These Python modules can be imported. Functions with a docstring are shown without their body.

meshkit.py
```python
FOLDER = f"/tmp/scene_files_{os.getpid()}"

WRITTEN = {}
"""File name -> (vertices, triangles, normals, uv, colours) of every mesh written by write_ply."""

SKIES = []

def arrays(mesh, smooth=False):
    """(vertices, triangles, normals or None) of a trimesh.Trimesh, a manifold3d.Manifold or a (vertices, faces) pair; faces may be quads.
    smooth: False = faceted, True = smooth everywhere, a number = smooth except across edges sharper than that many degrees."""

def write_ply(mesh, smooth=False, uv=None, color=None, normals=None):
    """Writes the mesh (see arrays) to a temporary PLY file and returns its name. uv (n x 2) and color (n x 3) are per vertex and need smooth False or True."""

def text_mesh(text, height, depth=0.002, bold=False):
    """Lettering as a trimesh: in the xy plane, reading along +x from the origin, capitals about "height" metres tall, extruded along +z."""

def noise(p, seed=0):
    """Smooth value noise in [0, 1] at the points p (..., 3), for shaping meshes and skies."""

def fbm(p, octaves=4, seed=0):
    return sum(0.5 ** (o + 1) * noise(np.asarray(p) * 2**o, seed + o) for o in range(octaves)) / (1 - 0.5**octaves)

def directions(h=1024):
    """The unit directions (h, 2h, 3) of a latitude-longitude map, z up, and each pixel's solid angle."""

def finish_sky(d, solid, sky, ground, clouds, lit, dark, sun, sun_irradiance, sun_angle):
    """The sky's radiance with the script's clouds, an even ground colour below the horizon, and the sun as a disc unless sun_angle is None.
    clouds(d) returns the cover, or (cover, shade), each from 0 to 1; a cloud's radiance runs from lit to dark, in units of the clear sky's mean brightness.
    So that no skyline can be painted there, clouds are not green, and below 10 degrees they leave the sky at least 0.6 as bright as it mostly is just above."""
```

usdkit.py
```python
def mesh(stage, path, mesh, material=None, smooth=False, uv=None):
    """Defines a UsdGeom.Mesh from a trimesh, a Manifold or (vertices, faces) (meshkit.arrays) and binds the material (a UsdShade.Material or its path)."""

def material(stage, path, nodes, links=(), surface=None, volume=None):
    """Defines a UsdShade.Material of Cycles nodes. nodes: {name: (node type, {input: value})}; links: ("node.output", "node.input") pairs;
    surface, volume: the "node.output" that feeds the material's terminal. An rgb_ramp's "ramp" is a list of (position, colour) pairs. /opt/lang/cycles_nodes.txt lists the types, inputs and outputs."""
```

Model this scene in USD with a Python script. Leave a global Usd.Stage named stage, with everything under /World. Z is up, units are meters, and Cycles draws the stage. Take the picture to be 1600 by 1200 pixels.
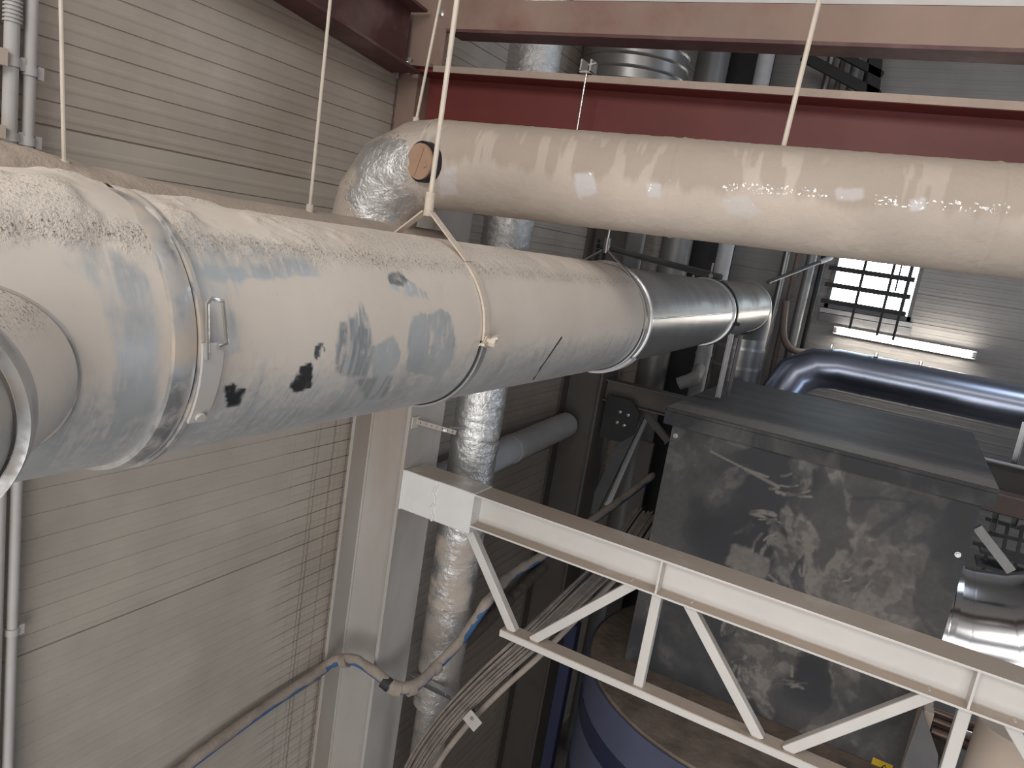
import math, numpy as np, trimesh, shapely, usdkit, meshkit
from shapely.geometry import Polygon, LineString, Point
from pxr import Usd, UsdGeom, UsdLux, UsdShade, Gf, Sdf, Vt

stage = Usd.Stage.CreateInMemory()
UsdGeom.SetStageUpAxis(stage, UsdGeom.Tokens.z)
UsdGeom.SetStageMetersPerUnit(stage, 1.0)
UsdGeom.Xform.Define(stage, '/World')
H = 6.0                                   # eye height above the shop floor; z below is counted from the eye

# ---------------------------------------------------------------- camera
CM = np.array([[0.86643234, 0.4740611, 0.15671973], [0.22675539, -0.09395983, -0.96940886], [-0.44483368, 0.87546423, -0.18890575]])
FPX = 1155.35
cam = UsdGeom.Camera.Define(stage, '/World/Camera')
_r, _u, _b = CM[0], -CM[1], -CM[2]
cam.AddTransformOp().Set(Gf.Matrix4d(*_r, 0, *_u, 0, *_b, 0, 0, 0, H, 1))
cam.CreateHorizontalApertureAttr(36.0); cam.CreateVerticalApertureAttr(27.0)
cam.CreateFocalLengthAttr(FPX / 1600 * 36.0)
cam.CreateClippingRangeAttr(Gf.Vec2f(0.05, 200))
cam.CreateExposureAttr(-0.36)

# ---------------------------------------------------------------- lights (daylight through the glazing of the hall, its tube lamps, and added fill lights)
def rect_light(name, pos, w, h, power, color, rot):
    l = UsdLux.RectLight.Define(stage, '/World/' + name)
    l.CreateWidthAttr(w); l.CreateHeightAttr(h); l.CreateIntensityAttr(power); l.CreateColorAttr(Gf.Vec3f(*color))
    x = UsdGeom.Xformable(l); x.AddTranslateOp().Set(Gf.Vec3d(pos[0], pos[1], pos[2] + H)); x.AddRotateXYZOp().Set(Gf.Vec3f(*rot))
    return l
rect_light('daylight_clerestory', (-0.55, -3.05, 2.35), 2.9, 1.3, 15.0, (1.0, 0.965, 0.925), (72, 0, 0))
rect_light('fill_rear', (0.9, -3.10, -2.0), 5.6, 4.6, 3.3, (1.0, 0.97, 0.935), (90, 0, 0))  # added fill light behind the viewer, lifts the truss and lower wall
rect_light('daylight_skylight', (1.6, 1.0, 3.30), 3.2, 1.6, 4.0, (1.0, 0.97, 0.93), (0, 0, 0))
rect_light('fill_side_blue', (7.9, 4.5, -1.2), 4.0, 2.2, 5.0, (0.74, 0.85, 1.0), (0, 90, 0))  # added blue light for the bend to reflect; the right wall has no opening
rect_light('fill_far_overhead', (2.6, 6.2, 3.30), 3.0, 1.4, 5.5, (0.78, 0.87, 1.0), (0, 0, 0))  # added bluish fill for the far duct and lid; no roof opening here
dome = UsdLux.DomeLight.Define(stage, '/World/sky'); dome.CreateIntensityAttr(0.02); dome.CreateColorAttr(Gf.Vec3f(0.9, 0.95, 1.0))

# ---------------------------------------------------------------- helpers
def ray(px, py):
    return CM.T @ np.array([(px - 800) / FPX, (py - 600) / FPX, 1.0])
def at(px, py, x=None, y=None, z=None):
    d = ray(px, py)
    return d * (x / d[0] if x is not None else y / d[1] if y is not None else z / d[2])

LOC, USED = {}, {}
def numbered(path):
    n = USED.get(path, -1) + 1; USED[path] = n
    return path if n == 0 else f'{path}_{n:03d}'
def tag(p, label=None, cat=None, group=None, kind=None):
    p = p.GetPrim() if hasattr(p, 'GetPrim') else p
    for k, v in (('label', label), ('category', cat), ('group', group), ('kind', kind)):
        if v: p.SetCustomDataByKey(k, v)
    return p
def thing(name, label=None, cat=None, loc=(0, 0, 0), group=None, kind=None):
    path = numbered('/World/' + name)
    x = UsdGeom.Xform.Define(stage, path); l = np.array(loc, float) + [0, 0, H]
    x.AddTranslateOp().Set(Gf.Vec3d(*l)); LOC[path] = l
    tag(x, label, cat, group, kind)
    return path
def obj(name, mesh, mat, parent=None, smooth=30, label=None, cat=None, group=None, kind=None, attrs=None):
    """One Mesh prim. mesh is in eye coordinates; the parent's place is taken off."""
    if isinstance(mesh, list): mesh = trimesh.util.concatenate(mesh)
    path = numbered((parent or '/World') + '/' + name)
    base = LOC.get(parent)
    if parent and base is None:
        base = LOC['/'.join(parent.split('/')[:3])]
    v = np.array(mesh.vertices) + [0, 0, H] - (base if parent else 0)
    m = usdkit.mesh(stage, path, trimesh.Trimesh(v, mesh.faces, process=False), MAT[mat], smooth=True if attrs else smooth)
    if attrs:
        for k, a in attrs.items():
            UsdGeom.PrimvarsAPI(m).CreatePrimvar(k, Sdf.ValueTypeNames.FloatArray, 'vertex').Set(Vt.FloatArray.FromNumpy(np.asarray(a, np.float32)))
    tag(m, label, cat, group, kind)
    return path

def box(lo, hi, bev=0.0):
    lo, hi = np.minimum(lo, hi), np.maximum(lo, hi)
    if bev:
        a = np.array(hi) - lo
        bev = min(bev, a.min() * 0.4)
        pts = [[(lo[0], hi[0])[i] + (bev if i == 0 else -bev) * kx, (lo[1], hi[1])[j] + (bev if j == 0 else -bev) * ky, (lo[2], hi[2])[k] + (bev if k == 0 else -bev) * kz]
               for i in (0, 1) for j in (0, 1) for k in (0, 1) for kx, ky, kz in ((0, 1, 1), (1, 0, 1), (1, 1, 0))]
        return trimesh.convex.convex_hull(np.array(pts))
    m = trimesh.creation.box(np.array(hi, float) - lo); m.apply_translation((np.array(lo, float) + hi) / 2); return m
def frame(d, up=(0, 0, 1)):
    d = np.array(d, float); d /= np.linalg.norm(d)
    u = np.array(up, float)
    if abs(d @ u) > 0.98: u = np.array([0, 1, 0.])
    s = np.cross(d, u); s /= np.linalg.norm(s)
    return d, s, np.cross(s, d)                      # along, sideways, up
def prism(poly, a, b, up=(0, 0, 1)):
    """Extrudes a shapely polygon (sideways, up) from a to b."""
    a, b = np.array(a, float), np.array(b, float)
    d, s, u = frame(b - a, up)
    m = trimesh.creation.extrude_polygon(poly, np.linalg.norm(b - a), engine='earcut')
    T = np.eye(4); T[:3, 0], T[:3, 1], T[:3, 2], T[:3, 3] = s, u, np.cross(s, u), a
    if np.cross(s, u) @ d < 0: T[:3, 2] = -T[:3, 2]; m.invert()
    m.apply_transform(T)
    if m.volume < 0: m.invert()
    return m
def rectp(w, h, r=0.0):
    p = shapely.box(-w / 2, -h / 2, w / 2, h / 2)
    return p.buffer(-r).buffer(r, quad_segs=3) if r else p
def bar(a, b, w, h, up=(0, 0, 1), r=0.0): return prism(rectp(w, h, r), a, b, up)
def ibeam(a, b, depth, width, tw, tf, up=(0, 0, 1), fil=0.012):
    p = shapely.union_all([shapely.box(-width / 2, depth / 2 - tf, width / 2, depth / 2), shapely.box(-width / 2, -depth / 2, width / 2, -depth / 2 + tf), shapely.box(-tw / 2, -depth / 2, tw / 2, depth / 2)])
    p = p.buffer(fil, quad_segs=3).buffer(-fil, quad_segs=3)
    return prism(p, a, b, up)
def channel(a, b, w, h, t, up=(0, 0, 1)):
    p = shapely.box(-w / 2, -h / 2, w / 2, h / 2).difference(shapely.box(-w / 2 + t, -h / 2 + t, w / 2 - t, h))
    return prism(p, a, b, up)
def sweep(path, r, seg=24, caps=True, up=None):
    """Round tube along a polyline; r a number or one per point."""
    P = np.array(path, float); n = len(P); r = np.broadcast_to(r, n)
    t = np.gradient(P, axis=0) if n > 2 else np.repeat([P[1] - P[0]], 2, 0)
    if n > 2:
        e = np.diff(P, axis=0); e /= np.linalg.norm(e, axis=1)[:, None]
        t[0], t[-1] = e[0], e[-1]; t[1:-1] = e[:-1] + e[1:]
    t /= np.linalg.norm(t, axis=1)[:, None]
    _, s, u = frame(t[0], up or (0, 0, 1))
    th = np.linspace(0, 2 * np.pi, seg, endpoint=False); V = []
    for i in range(n):
        if i:
            s = s - t[i] * (s @ t[i]); s /= np.linalg.norm(s); u = np.cross(s, t[i])
        k = 1.0
        if 0 < i < n - 1: k = 1.0 / max(0.5, float(np.sqrt((1 + e[i - 1] @ e[i]) / 2)))
        ring = np.cos(th)[:, None] * s + np.sin(th)[:, None] * u
        if k > 1.001:                                             # mitre
            bn = e[i] - e[i - 1]; bn /= np.linalg.norm(bn)
            ring = ring + (ring @ bn)[:, None] * bn * (k - 1)
        V.append(P[i] + r[i] * ring)
    F = []
    for i in range(n - 1):
        for j in range(seg):
            a, b = i * seg + j, i * seg + (j + 1) % seg
            F += [[a, b, b + seg], [a, b + seg, a + seg]]
    V = np.vstack(V)
    if caps:
        c0, c1 = len(V), len(V) + 1; V = np.vstack([V, P[0], P[-1]])
        for j in range(seg):
            F += [[c0, (j + 1) % seg, j], [c1, (n - 1) * seg + j, (n - 1) * seg + (j + 1) % seg]]
    m = trimesh.Trimesh(V, np.array(F), process=False)
    mid = V[F[0]].mean(0) - (P[0] + P[1]) / 2
    if np.cross(V[F[0][1]] - V[F[0][0]], V[F[0][2]] - V[F[0][0]]) @ mid < 0: m.invert()
    return m
def cyl(a, b, r, seg=24): return sweep([a, b], r, seg)
def lathe(profile, a, d, seg=48, closed=True):
    """profile: (radius, along) loop turned about the axis through a along d."""
    d, s, u = frame(d)
    P = np.array(profile, float); n = len(P); th = np.linspace(0, 2 * np.pi, seg, endpoint=False)
    V = np.vstack([np.array(a) + d * P[:, 1:2] + P[:, 0:1] * (np.cos(x) * s + np.sin(x) * u) for x in th])
    F = []
    for j in range(seg):
        for i in range(n if closed else n - 1):
            p, q = j * n + i, j * n + (i + 1) % n; p2, q2 = (j + 1) % seg * n + i, (j + 1) % seg * n + (i + 1) % n
            F += [[p, q, q2], [p, q2, p2]]
    m = trimesh.Trimesh(V, np.array(F), process=False)
    if closed and m.volume < 0: m.invert()
    return m
def ring(a, d, R, w, t, bead=0.0, seg=96):
    p = [(R, -w / 2), (R + t, -w / 2), (R + t + bead, 0), (R + t, w / 2), (R, w / 2)] if bead else [(R, -w / 2), (R + t, -w / 2), (R + t, w / 2), (R, w / 2)]
    return lathe(p, a, d, seg)
def bolt(a, d, r=0.010, h=0.012, wash=True):
    d = np.array(d, float) / np.linalg.norm(d); a = np.array(a, float)
    m = [sweep([a, a + d * h], r, 6)]
    if wash: m.append(sweep([a - d * 0.001, a + d * 0.003], r * 1.5, 16))
    return m
def smoothstep(a, b, x):
    t = np.clip((x - a) / (b - a), 0, 1); return t * t * (3 - 2 * t)
def bez(pts, n=24):
    """Catmull-Rom through the points."""
    P = np.array(pts, float); P = np.vstack([2 * P[0] - P[1], P, 2 * P[-1] - P[-2]]); out = []
    for i in range(1, len(P) - 2):
        for t in np.linspace(0, 1, n, endpoint=False):
            a, b, c, d = P[i - 1:i + 3]
            out.append(0.5 * (2 * b + (c - a) * t + (2 * a - 5 * b + 4 * c - d) * t * t + (3 * b - a - 3 * c + d) * t ** 3))
    return np.array(out + [P[-2]])

# ---------------------------------------------------------------- materials
MAT = {}
def mat(name, nodes, links, surface='p.BSDF'):
    MAT[name] = usdkit.material(stage, '/World/Looks/' + name, nodes, links, surface=surface)
UsdGeom.Scope.Define(stage, '/World/Looks')
def plain(name, col, rough=0.6, metal=0.0, var=0.12, scale=6.0, bump=0.0, bscale=40.0, stretch=(1, 1, 1), dust=None, dust_at=(0.35, 0.75), top=False, spec=0.4):
    """Base colour with tone variation; optional dust lying in noise patches, or on faces that look up (top)."""
    lo, hi = [c * (1 - var) for c in col], [min(1, c * (1 + var)) for c in col]
    N = {'g': ('geometry', {}), 'mp': ('mapping', {'scale': stretch}), 'n': ('noise_texture', {'scale': scale, 'detail': 5.0, 'roughness': 0.6}),
         'r': ('rgb_ramp', {'ramp': [(0.3, lo), (0.7, hi)]}), 'p': ('principled_bsdf', {'roughness': rough, 'metallic': metal, 'specular_ior_level': spec})}
    L = [('g.position', 'mp.vector'), ('mp.vector', 'n.vector'), ('n.fac', 'r.fac')]
    out = 'r.color'
    if dust is not None:
        N['n2'] = ('noise_texture', {'scale': scale * 0.55, 'detail': 7.0, 'roughness': 0.65}); L.append(('mp.vector', 'n2.vector'))
        if top:
            N['s'] = ('separate_xyz', {}); L.append(('g.true_normal', 's.vector'))
            N['a'] = ('math', {'math_type': 'multiply_add', 'value2': 0.8, 'value3': 0.0}); L += [('s.z', 'a.value1')]
            N['b'] = ('math', {'math_type': 'add'}); L += [('a.value', 'b.value1'), ('n2.fac', 'b.value2')]
            src = 'b.value'
        else: src = 'n2.fac'
        N['mr'] = ('map_range', {'from_min': dust_at[0], 'from_max': dust_at[1], 'clamp': True}); L.append((src, 'mr.value'))
        N['mx'] = ('mix_color', {'b': dust}); L += [('mr.result', 'mx.fac'), (out, 'mx.a')]; out = 'mx.result'
        if metal:
            N['iv'] = ('map_range', {'from_min': 0.0, 'from_max': 1.0, 'to_min': metal, 'to_max': 0.0}); L += [('mr.result', 'iv.value'), ('iv.result', 'p.metallic')]
            N['ir'] = ('map_range', {'from_min': 0.0, 'from_max': 1.0, 'to_min': rough, 'to_max': 0.9}); L += [('mr.result', 'ir.value'), ('ir.result', 'p.roughness')]
    L.append((out, 'p.base_color'))
    if bump:
        N['nb'] = ('noise_texture', {'scale': bscale, 'detail': 4.0}); N['bp'] = ('bump', {'strength': bump, 'distance': 0.01})
        L += [('mp.vector', 'nb.vector'), ('nb.fac', 'bp.height'), ('bp.normal', 'p.normal')]
    mat(name, N, L)

DUST = (0.53, 0.46, 0.40)
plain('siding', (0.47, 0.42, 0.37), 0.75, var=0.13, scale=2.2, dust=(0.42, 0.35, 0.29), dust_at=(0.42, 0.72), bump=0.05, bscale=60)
# grimy siding by the column: drip stains running down the lower panels
mat('siding_stained', {
    'g': ('geometry', {}), 'n': ('noise_texture', {'scale': 2.2, 'detail': 5.0}), 'r': ('rgb_ramp', {'ramp': [(0.3, (0.41, 0.365, 0.32)), (0.7, (0.52, 0.47, 0.41))]}),
    'mp': ('mapping', {'scale': (1, 30, 0.14)}), 'nd': ('noise_texture', {'scale': 1.6, 'detail': 1.5, 'roughness': 0.5}),
    'dr': ('map_range', {'from_min': 0.54, 'from_max': 0.66, 'clamp': True}),
    's': ('separate_xyz', {}), 'ye': ('map_range', {'from_min': 2.80, 'from_max': 3.05, 'clamp': True}), 'ze': ('map_range', {'from_min': H - 0.6, 'from_max': H - 1.1, 'clamp': True}),
    'm1': ('math', {'math_type': 'multiply'}), 'm2': ('math', {'math_type': 'multiply'}), 'm3': ('math', {'math_type': 'multiply', 'value2': 0.62}),
    'mx': ('mix_color', {'b': (0.20, 0.165, 0.13)}), 'p': ('principled_bsdf', {'roughness': 0.75, 'specular_ior_level': 0.3})},
    [('g.position', 'n.vector'), ('n.fac', 'r.fac'), ('g.position', 'mp.vector'), ('mp.vector', 'nd.vector'), ('nd.fac', 'dr.value'), ('g.position', 's.vector'),
     ('s.y', 'ye.value'), ('s.z', 'ze.value'), ('ye.result', 'm1.value1'), ('ze.result', 'm1.value2'), ('m1.value', 'm2.value1'), ('dr.result', 'm2.value2'),
     ('m2.value', 'm3.value1'), ('m3.value', 'mx.fac'), ('r.color', 'mx.a'), ('mx.result', 'p.base_color')])
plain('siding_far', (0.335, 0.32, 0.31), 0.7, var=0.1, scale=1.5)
plain('concrete', (0.20, 0.18, 0.16), 0.9, var=0.2, scale=3)
plain('roof_sheet', (0.40, 0.38, 0.36), 0.7, scale=3)
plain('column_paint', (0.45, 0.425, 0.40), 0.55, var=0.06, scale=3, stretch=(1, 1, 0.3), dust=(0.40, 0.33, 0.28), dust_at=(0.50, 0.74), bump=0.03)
plain('column_shade', (0.13, 0.122, 0.115), 0.65, var=0.12, scale=3, dust=(0.15, 0.125, 0.105), dust_at=(0.4, 0.7))  # column paint darkened in colour to stand for shade deep in the hall
plain('white_paint', (0.665, 0.645, 0.62), 0.42, var=0.04, scale=5, dust=(0.44, 0.36, 0.295), dust_at=(0.85, 1.25), top=True, bump=0.03, bscale=30)
plain('fresh_white', (0.80, 0.80, 0.80), 0.35, var=0.03, scale=9, dust=(0.50, 0.44, 0.38), dust_at=(1.0, 1.3), top=True, bump=0.08, bscale=25)
plain('red_primer', (0.165, 0.036, 0.032), 0.5, var=0.12, scale=3, dust=(0.44, 0.33, 0.265), dust_at=(0.85, 1.15), top=True)
plain('tan_primer', (0.265, 0.185, 0.15), 0.65, var=0.10, scale=2.5, dust=(0.185, 0.07, 0.06), dust_at=(0.55, 0.85))
plain('dark_red', (0.10, 0.045, 0.045), 0.6, var=0.15, scale=4, dust=(0.22, 0.15, 0.125), dust_at=(0.5, 0.8))
plain('galvanized', (0.52, 0.53, 0.54), 0.32, metal=0.85, var=0.08, scale=9, stretch=(1, 1, 1), bump=0.02)
plain('galvanized_dusty', (0.50, 0.51, 0.52), 0.35, metal=0.8, var=0.08, scale=9, dust=(0.50, 0.43, 0.36), dust_at=(0.45, 0.6))
plain('dark_galvanized', (0.34, 0.335, 0.33), 0.36, metal=0.8, var=0.12, scale=5, dust=(0.23, 0.20, 0.18), dust_at=(0.75, 1.3), top=True, bump=0.02)
plain('blue_steel', (0.42, 0.47, 0.60), 0.30, metal=0.95, var=0.06, scale=4)
plain('stainless', (0.62, 0.63, 0.65), 0.17, metal=1.0, var=0.04, scale=4, bump=0.02, bscale=7)
plain('bright_zinc', (0.75, 0.74, 0.72), 0.22, metal=0.9, var=0.05, scale=20)
plain('rod_dusty', (0.62, 0.55, 0.47), 0.75, var=0.08, scale=20)
plain('dust_strap', (0.58, 0.50, 0.42), 0.85, var=0.1, scale=40, bump=0.2, bscale=120)
plain('rubber', (0.02, 0.02, 0.022), 0.5)
plain('conduit_grey', (0.50, 0.485, 0.475), 0.55, var=0.05, scale=8, dust=(0.5, 0.42, 0.35), dust_at=(0.5, 0.8))
plain('box_rubber', (0.030, 0.032, 0.036), 0.62, var=0.3, scale=3, spec=0.35)
plain('dark_steel', (0.030, 0.030, 0.031), 0.6, var=0.2, scale=4)
plain('grey_steel', (0.15, 0.15, 0.155), 0.5, metal=0.4, var=0.15, scale=4)
plain('pale_pipe', (0.56, 0.56, 0.58), 0.5, var=0.07, scale=6, stretch=(1, 1, 3))
plain('grey_pipe', (0.30, 0.30, 0.30), 0.5, metal=0.5, var=0.1, scale=5)
plain('brown_pipe', (0.20, 0.15, 0.13), 0.6, scale=5)
plain('cable_dusty', (0.24, 0.21, 0.185), 0.85, var=0.25, scale=14, bump=0.2, bscale=80)
plain('hose_dust', (0.335, 0.285, 0.245), 0.9, var=0.18, scale=9, bump=0.4, bscale=60)
plain('blue_hose', (0.06, 0.13, 0.28), 0.5, var=0.15, scale=10)
plain('blue_paint', (0.10, 0.112, 0.18), 0.32, var=0.08, scale=2)
plain('navy_paint', (0.030, 0.036, 0.075), 0.35, var=0.08, scale=2)
plain('dirt', (0.215, 0.17, 0.135), 0.95, var=0.35, scale=5, bump=0.6, bscale=18)
plain('beige_paint', (0.60, 0.50, 0.42), 0.6, var=0.06, scale=3)
plain('cap_brown', (0.42, 0.27, 0.19), 0.8, var=0.07, scale=12)
plain('yellow_label', (0.80, 0.55, 0.04), 0.5)
plain('black_print', (0.02, 0.02, 0.02), 0.5)
plain('iron_brown', (0.15, 0.105, 0.085), 0.35, metal=0.6, var=0.25, scale=8)
def emit(name, col, strength):
    mat(name, {'e': ('emission', {'color': col, 'strength': strength})}, [], 'e.emission')
emit('lamp_glow', (1.0, 0.93, 0.82), 45.0)
emit('window_glow', (0.80, 0.93, 1.0), 5.0)
emit('glow_pane', (0.95, 0.97, 1.0), 1.0)

plain('lip_dust', (0.37, 0.295, 0.25), 0.9, var=0.1, scale=6, bump=0.3)
plain('thick_dust', (0.45, 0.375, 0.315), 0.95, var=0.12, scale=5, bump=0.5, bscale=70)
# foil: crinkled aluminium wrap
def foil(name, dust_lo, dust_hi, col=(0.72, 0.72, 0.72), dcol=DUST, attr=False, strength=0.55):
    N = {'g': ('geometry', {}), 'mp': ('mapping', {'scale': (1, 1, 1)}), 'v': ('noise_texture', {'scale': 34.0, 'detail': 5.0, 'roughness': 0.62, 'distortion': 1.2}),
         'bp': ('bump', {'strength': strength, 'distance': 0.012}), 'p': ('principled_bsdf', {'base_color': col, 'metallic': 0.8, 'roughness': 0.36}),
         'nd': ('noise_texture', {'scale': 4.5, 'detail': 8.0, 'roughness': 0.62}), 'mr': ('map_range', {'from_min': dust_lo, 'from_max': dust_hi, 'clamp': True}),
         'dn': ('noise_texture', {'scale': 3.0, 'detail': 4.0}), 'dr': ('rgb_ramp', {'ramp': [(0.3, [c * 0.86 for c in dcol]), (0.7, [min(1, c * 1.1) for c in dcol])]}),
         'b2': ('bump', {'strength': 0.35, 'distance': 0.006}), 'd': ('principled_bsdf', {'roughness': 0.9, 'specular_ior_level': 0.2}), 'm': ('mix_closure', {})}
    L = [('g.position', 'mp.vector'), ('mp.vector', 'v.vector'), ('v.fac', 'bp.height'), ('bp.normal', 'p.normal'), ('g.position', 'nd.vector'), ('g.position', 'dn.vector'),
         ('dn.fac', 'dr.fac'), ('dr.color', 'd.base_color'), ('v.fac', 'b2.height'), ('b2.normal', 'd.normal'), ('mr.result', 'm.fac'), ('p.BSDF', 'm.closure1'), ('d.BSDF', 'm.closure2')]
    if attr:
        N['a'] = ('attribute', {'attribute': 'dust'}); N['ad'] = ('math', {'math_type': 'multiply_add', 'value2': 0.55, 'value3': -0.27}); N['sum'] = ('math', {'math_type': 'add'})
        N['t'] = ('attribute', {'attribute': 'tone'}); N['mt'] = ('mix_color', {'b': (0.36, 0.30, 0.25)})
        N['gl'] = ('attribute', {'attribute': 'glint'}); N['gn'] = ('noise_texture', {'scale': 85.0, 'detail': 3.0}); N['gr'] = ('map_range', {'from_min': 0.57, 'from_max': 0.62, 'clamp': True}); N['gm'] = ('math', {'math_type': 'multiply'}); N['gs'] = ('math', {'math_type': 'subtract'})
        N['pa'] = ('attribute', {'attribute': 'pale'}); N['px'] = ('mix_color', {'b': (0.60, 0.575, 0.58)})
        L += [('nd.fac', 'ad.value1'), ('a.fac', 'sum.value1'), ('ad.value', 'sum.value2'), ('sum.value', 'gs.value1'), ('g.position', 'gn.vector'), ('gn.fac', 'gr.value'), ('gr.result', 'gm.value1'), ('gl.fac', 'gm.value2'), ('gm.value', 'gs.value2'), ('gs.value', 'mr.value'),
              ('t.fac', 'mt.fac'), ('dr.color', 'mt.a'), ('pa.fac', 'px.fac'), ('mt.result', 'px.a'), ('px.result', 'd.base_color')]
    else: L.append(('nd.fac', 'mr.value'))
    mat(name, N, L, 'm.closure')
foil('foil_bare', 0.60, 0.85, col=(0.78, 0.78, 0.77))
foil('foil_dusty', 0.40, 0.56)
foil('foil_duct', 0.42, 0.60, attr=True)
foil('foil_grime', 0.38, 0.52, dcol=(0.37, 0.33, 0.295))

# main duct: bare galvanized sheet, under dust where the attribute says so
mat('duct_sheet', {
    'a': ('attribute', {'attribute': 'dust'}), 'k': ('attribute', {'attribute': 'black'}), 'g': ('geometry', {}), 'h': ('attribute', {'attribute': 'heap'}),
    'uy': ('attribute', {'attribute': 'yc'}), 'ua': ('attribute', {'attribute': 'ac'}), 'uv': ('combine_xyz', {}), 'um': ('mapping', {'scale': (5.0, 0.55, 1.0)}), 'nf': ('noise_texture', {'scale': 38.0, 'detail': 6.0, 'roughness': 0.7}), 'ms': ('math', {'math_type': 'multiply_add', 'value2': 0.9, 'value3': -0.45}), 'n6': ('noise_texture', {'scale': 55.0, 'detail': 6.0, 'roughness': 0.7}), 'm6': ('math', {'math_type': 'multiply_add', 'value2': 0.9, 'value3': -0.45}), 'sum': ('math', {'math_type': 'add'}), 'sm6': ('math', {'math_type': 'add'}),
    'mr': ('map_range', {'from_min': 0.14, 'from_max': 0.80, 'clamp': True}),
    'nc': ('noise_texture', {'scale': 2.6, 'detail': 5.0}), 'dr': ('rgb_ramp', {'ramp': [(0.3, (0.61, 0.54, 0.475)), (0.7, (0.69, 0.625, 0.56))]}),
    'nm': ('noise_texture', {'scale': 9.0, 'detail': 3.0}), 'rm': ('rgb_ramp', {'ramp': [(0.3, (0.44, 0.465, 0.48)), (0.7, (0.56, 0.58, 0.59))]}),
    'mk': ('mix_color', {'b': (0.022, 0.024, 0.028)}), 'km': ('map_range', {'from_min': 0.0, 'from_max': 1.0, 'to_min': 0.42, 'to_max': 0.0}),
    'hr': ('map_range', {'from_min': 0.54, 'from_max': 0.66, 'clamp': True}), 'hq': ('math', {'math_type': 'multiply'}), 'hx': ('mix_color', {'b': (0.24, 0.19, 0.15)}),
    'ng': ('noise_texture', {'scale': 150.0, 'detail': 3.0, 'roughness': 0.7}), 'hm': ('math', {'math_type': 'multiply'}), 'bp': ('bump', {'strength': 0.9, 'distance': 0.008}),
    'p': ('principled_bsdf', {'roughness': 0.42}), 'd': ('principled_bsdf', {'roughness': 0.92, 'specular_ior_level': 0.2}), 'm': ('mix_closure', {})},
    [('uy.fac', 'uv.x'), ('ua.fac', 'uv.y'), ('uv.vector', 'um.vector'), ('um.vector', 'nf.vector'), ('nf.fac', 'ms.value1'), ('a.fac', 'sum.value1'), ('ms.value', 'sum.value2'), ('g.position', 'n6.vector'), ('n6.fac', 'm6.value1'), ('sum.value', 'sm6.value1'), ('m6.value', 'sm6.value2'), ('sm6.value', 'mr.value'), ('g.position', 'nc.vector'), ('nc.fac', 'dr.fac'), ('dr.color', 'hx.a'), ('ng.fac', 'hr.value'), ('hr.result', 'hq.value1'), ('h.fac', 'hq.value2'), ('hq.value', 'hx.fac'), ('hx.result', 'd.base_color'),
     ('g.position', 'nm.vector'), ('nm.fac', 'rm.fac'), ('rm.color', 'mk.a'), ('k.fac', 'mk.fac'), ('mk.result', 'p.base_color'), ('k.fac', 'km.value'), ('km.result', 'p.metallic'),
     ('g.position', 'ng.vector'), ('ng.fac', 'hm.value1'), ('h.fac', 'hm.value2'), ('hm.value', 'bp.height'), ('bp.normal', 'd.normal'),
     ('mr.result', 'm.fac'), ('p.BSDF', 'm.closure1'), ('d.BSDF', 'm.closure2')], 'm.closure')

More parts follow.
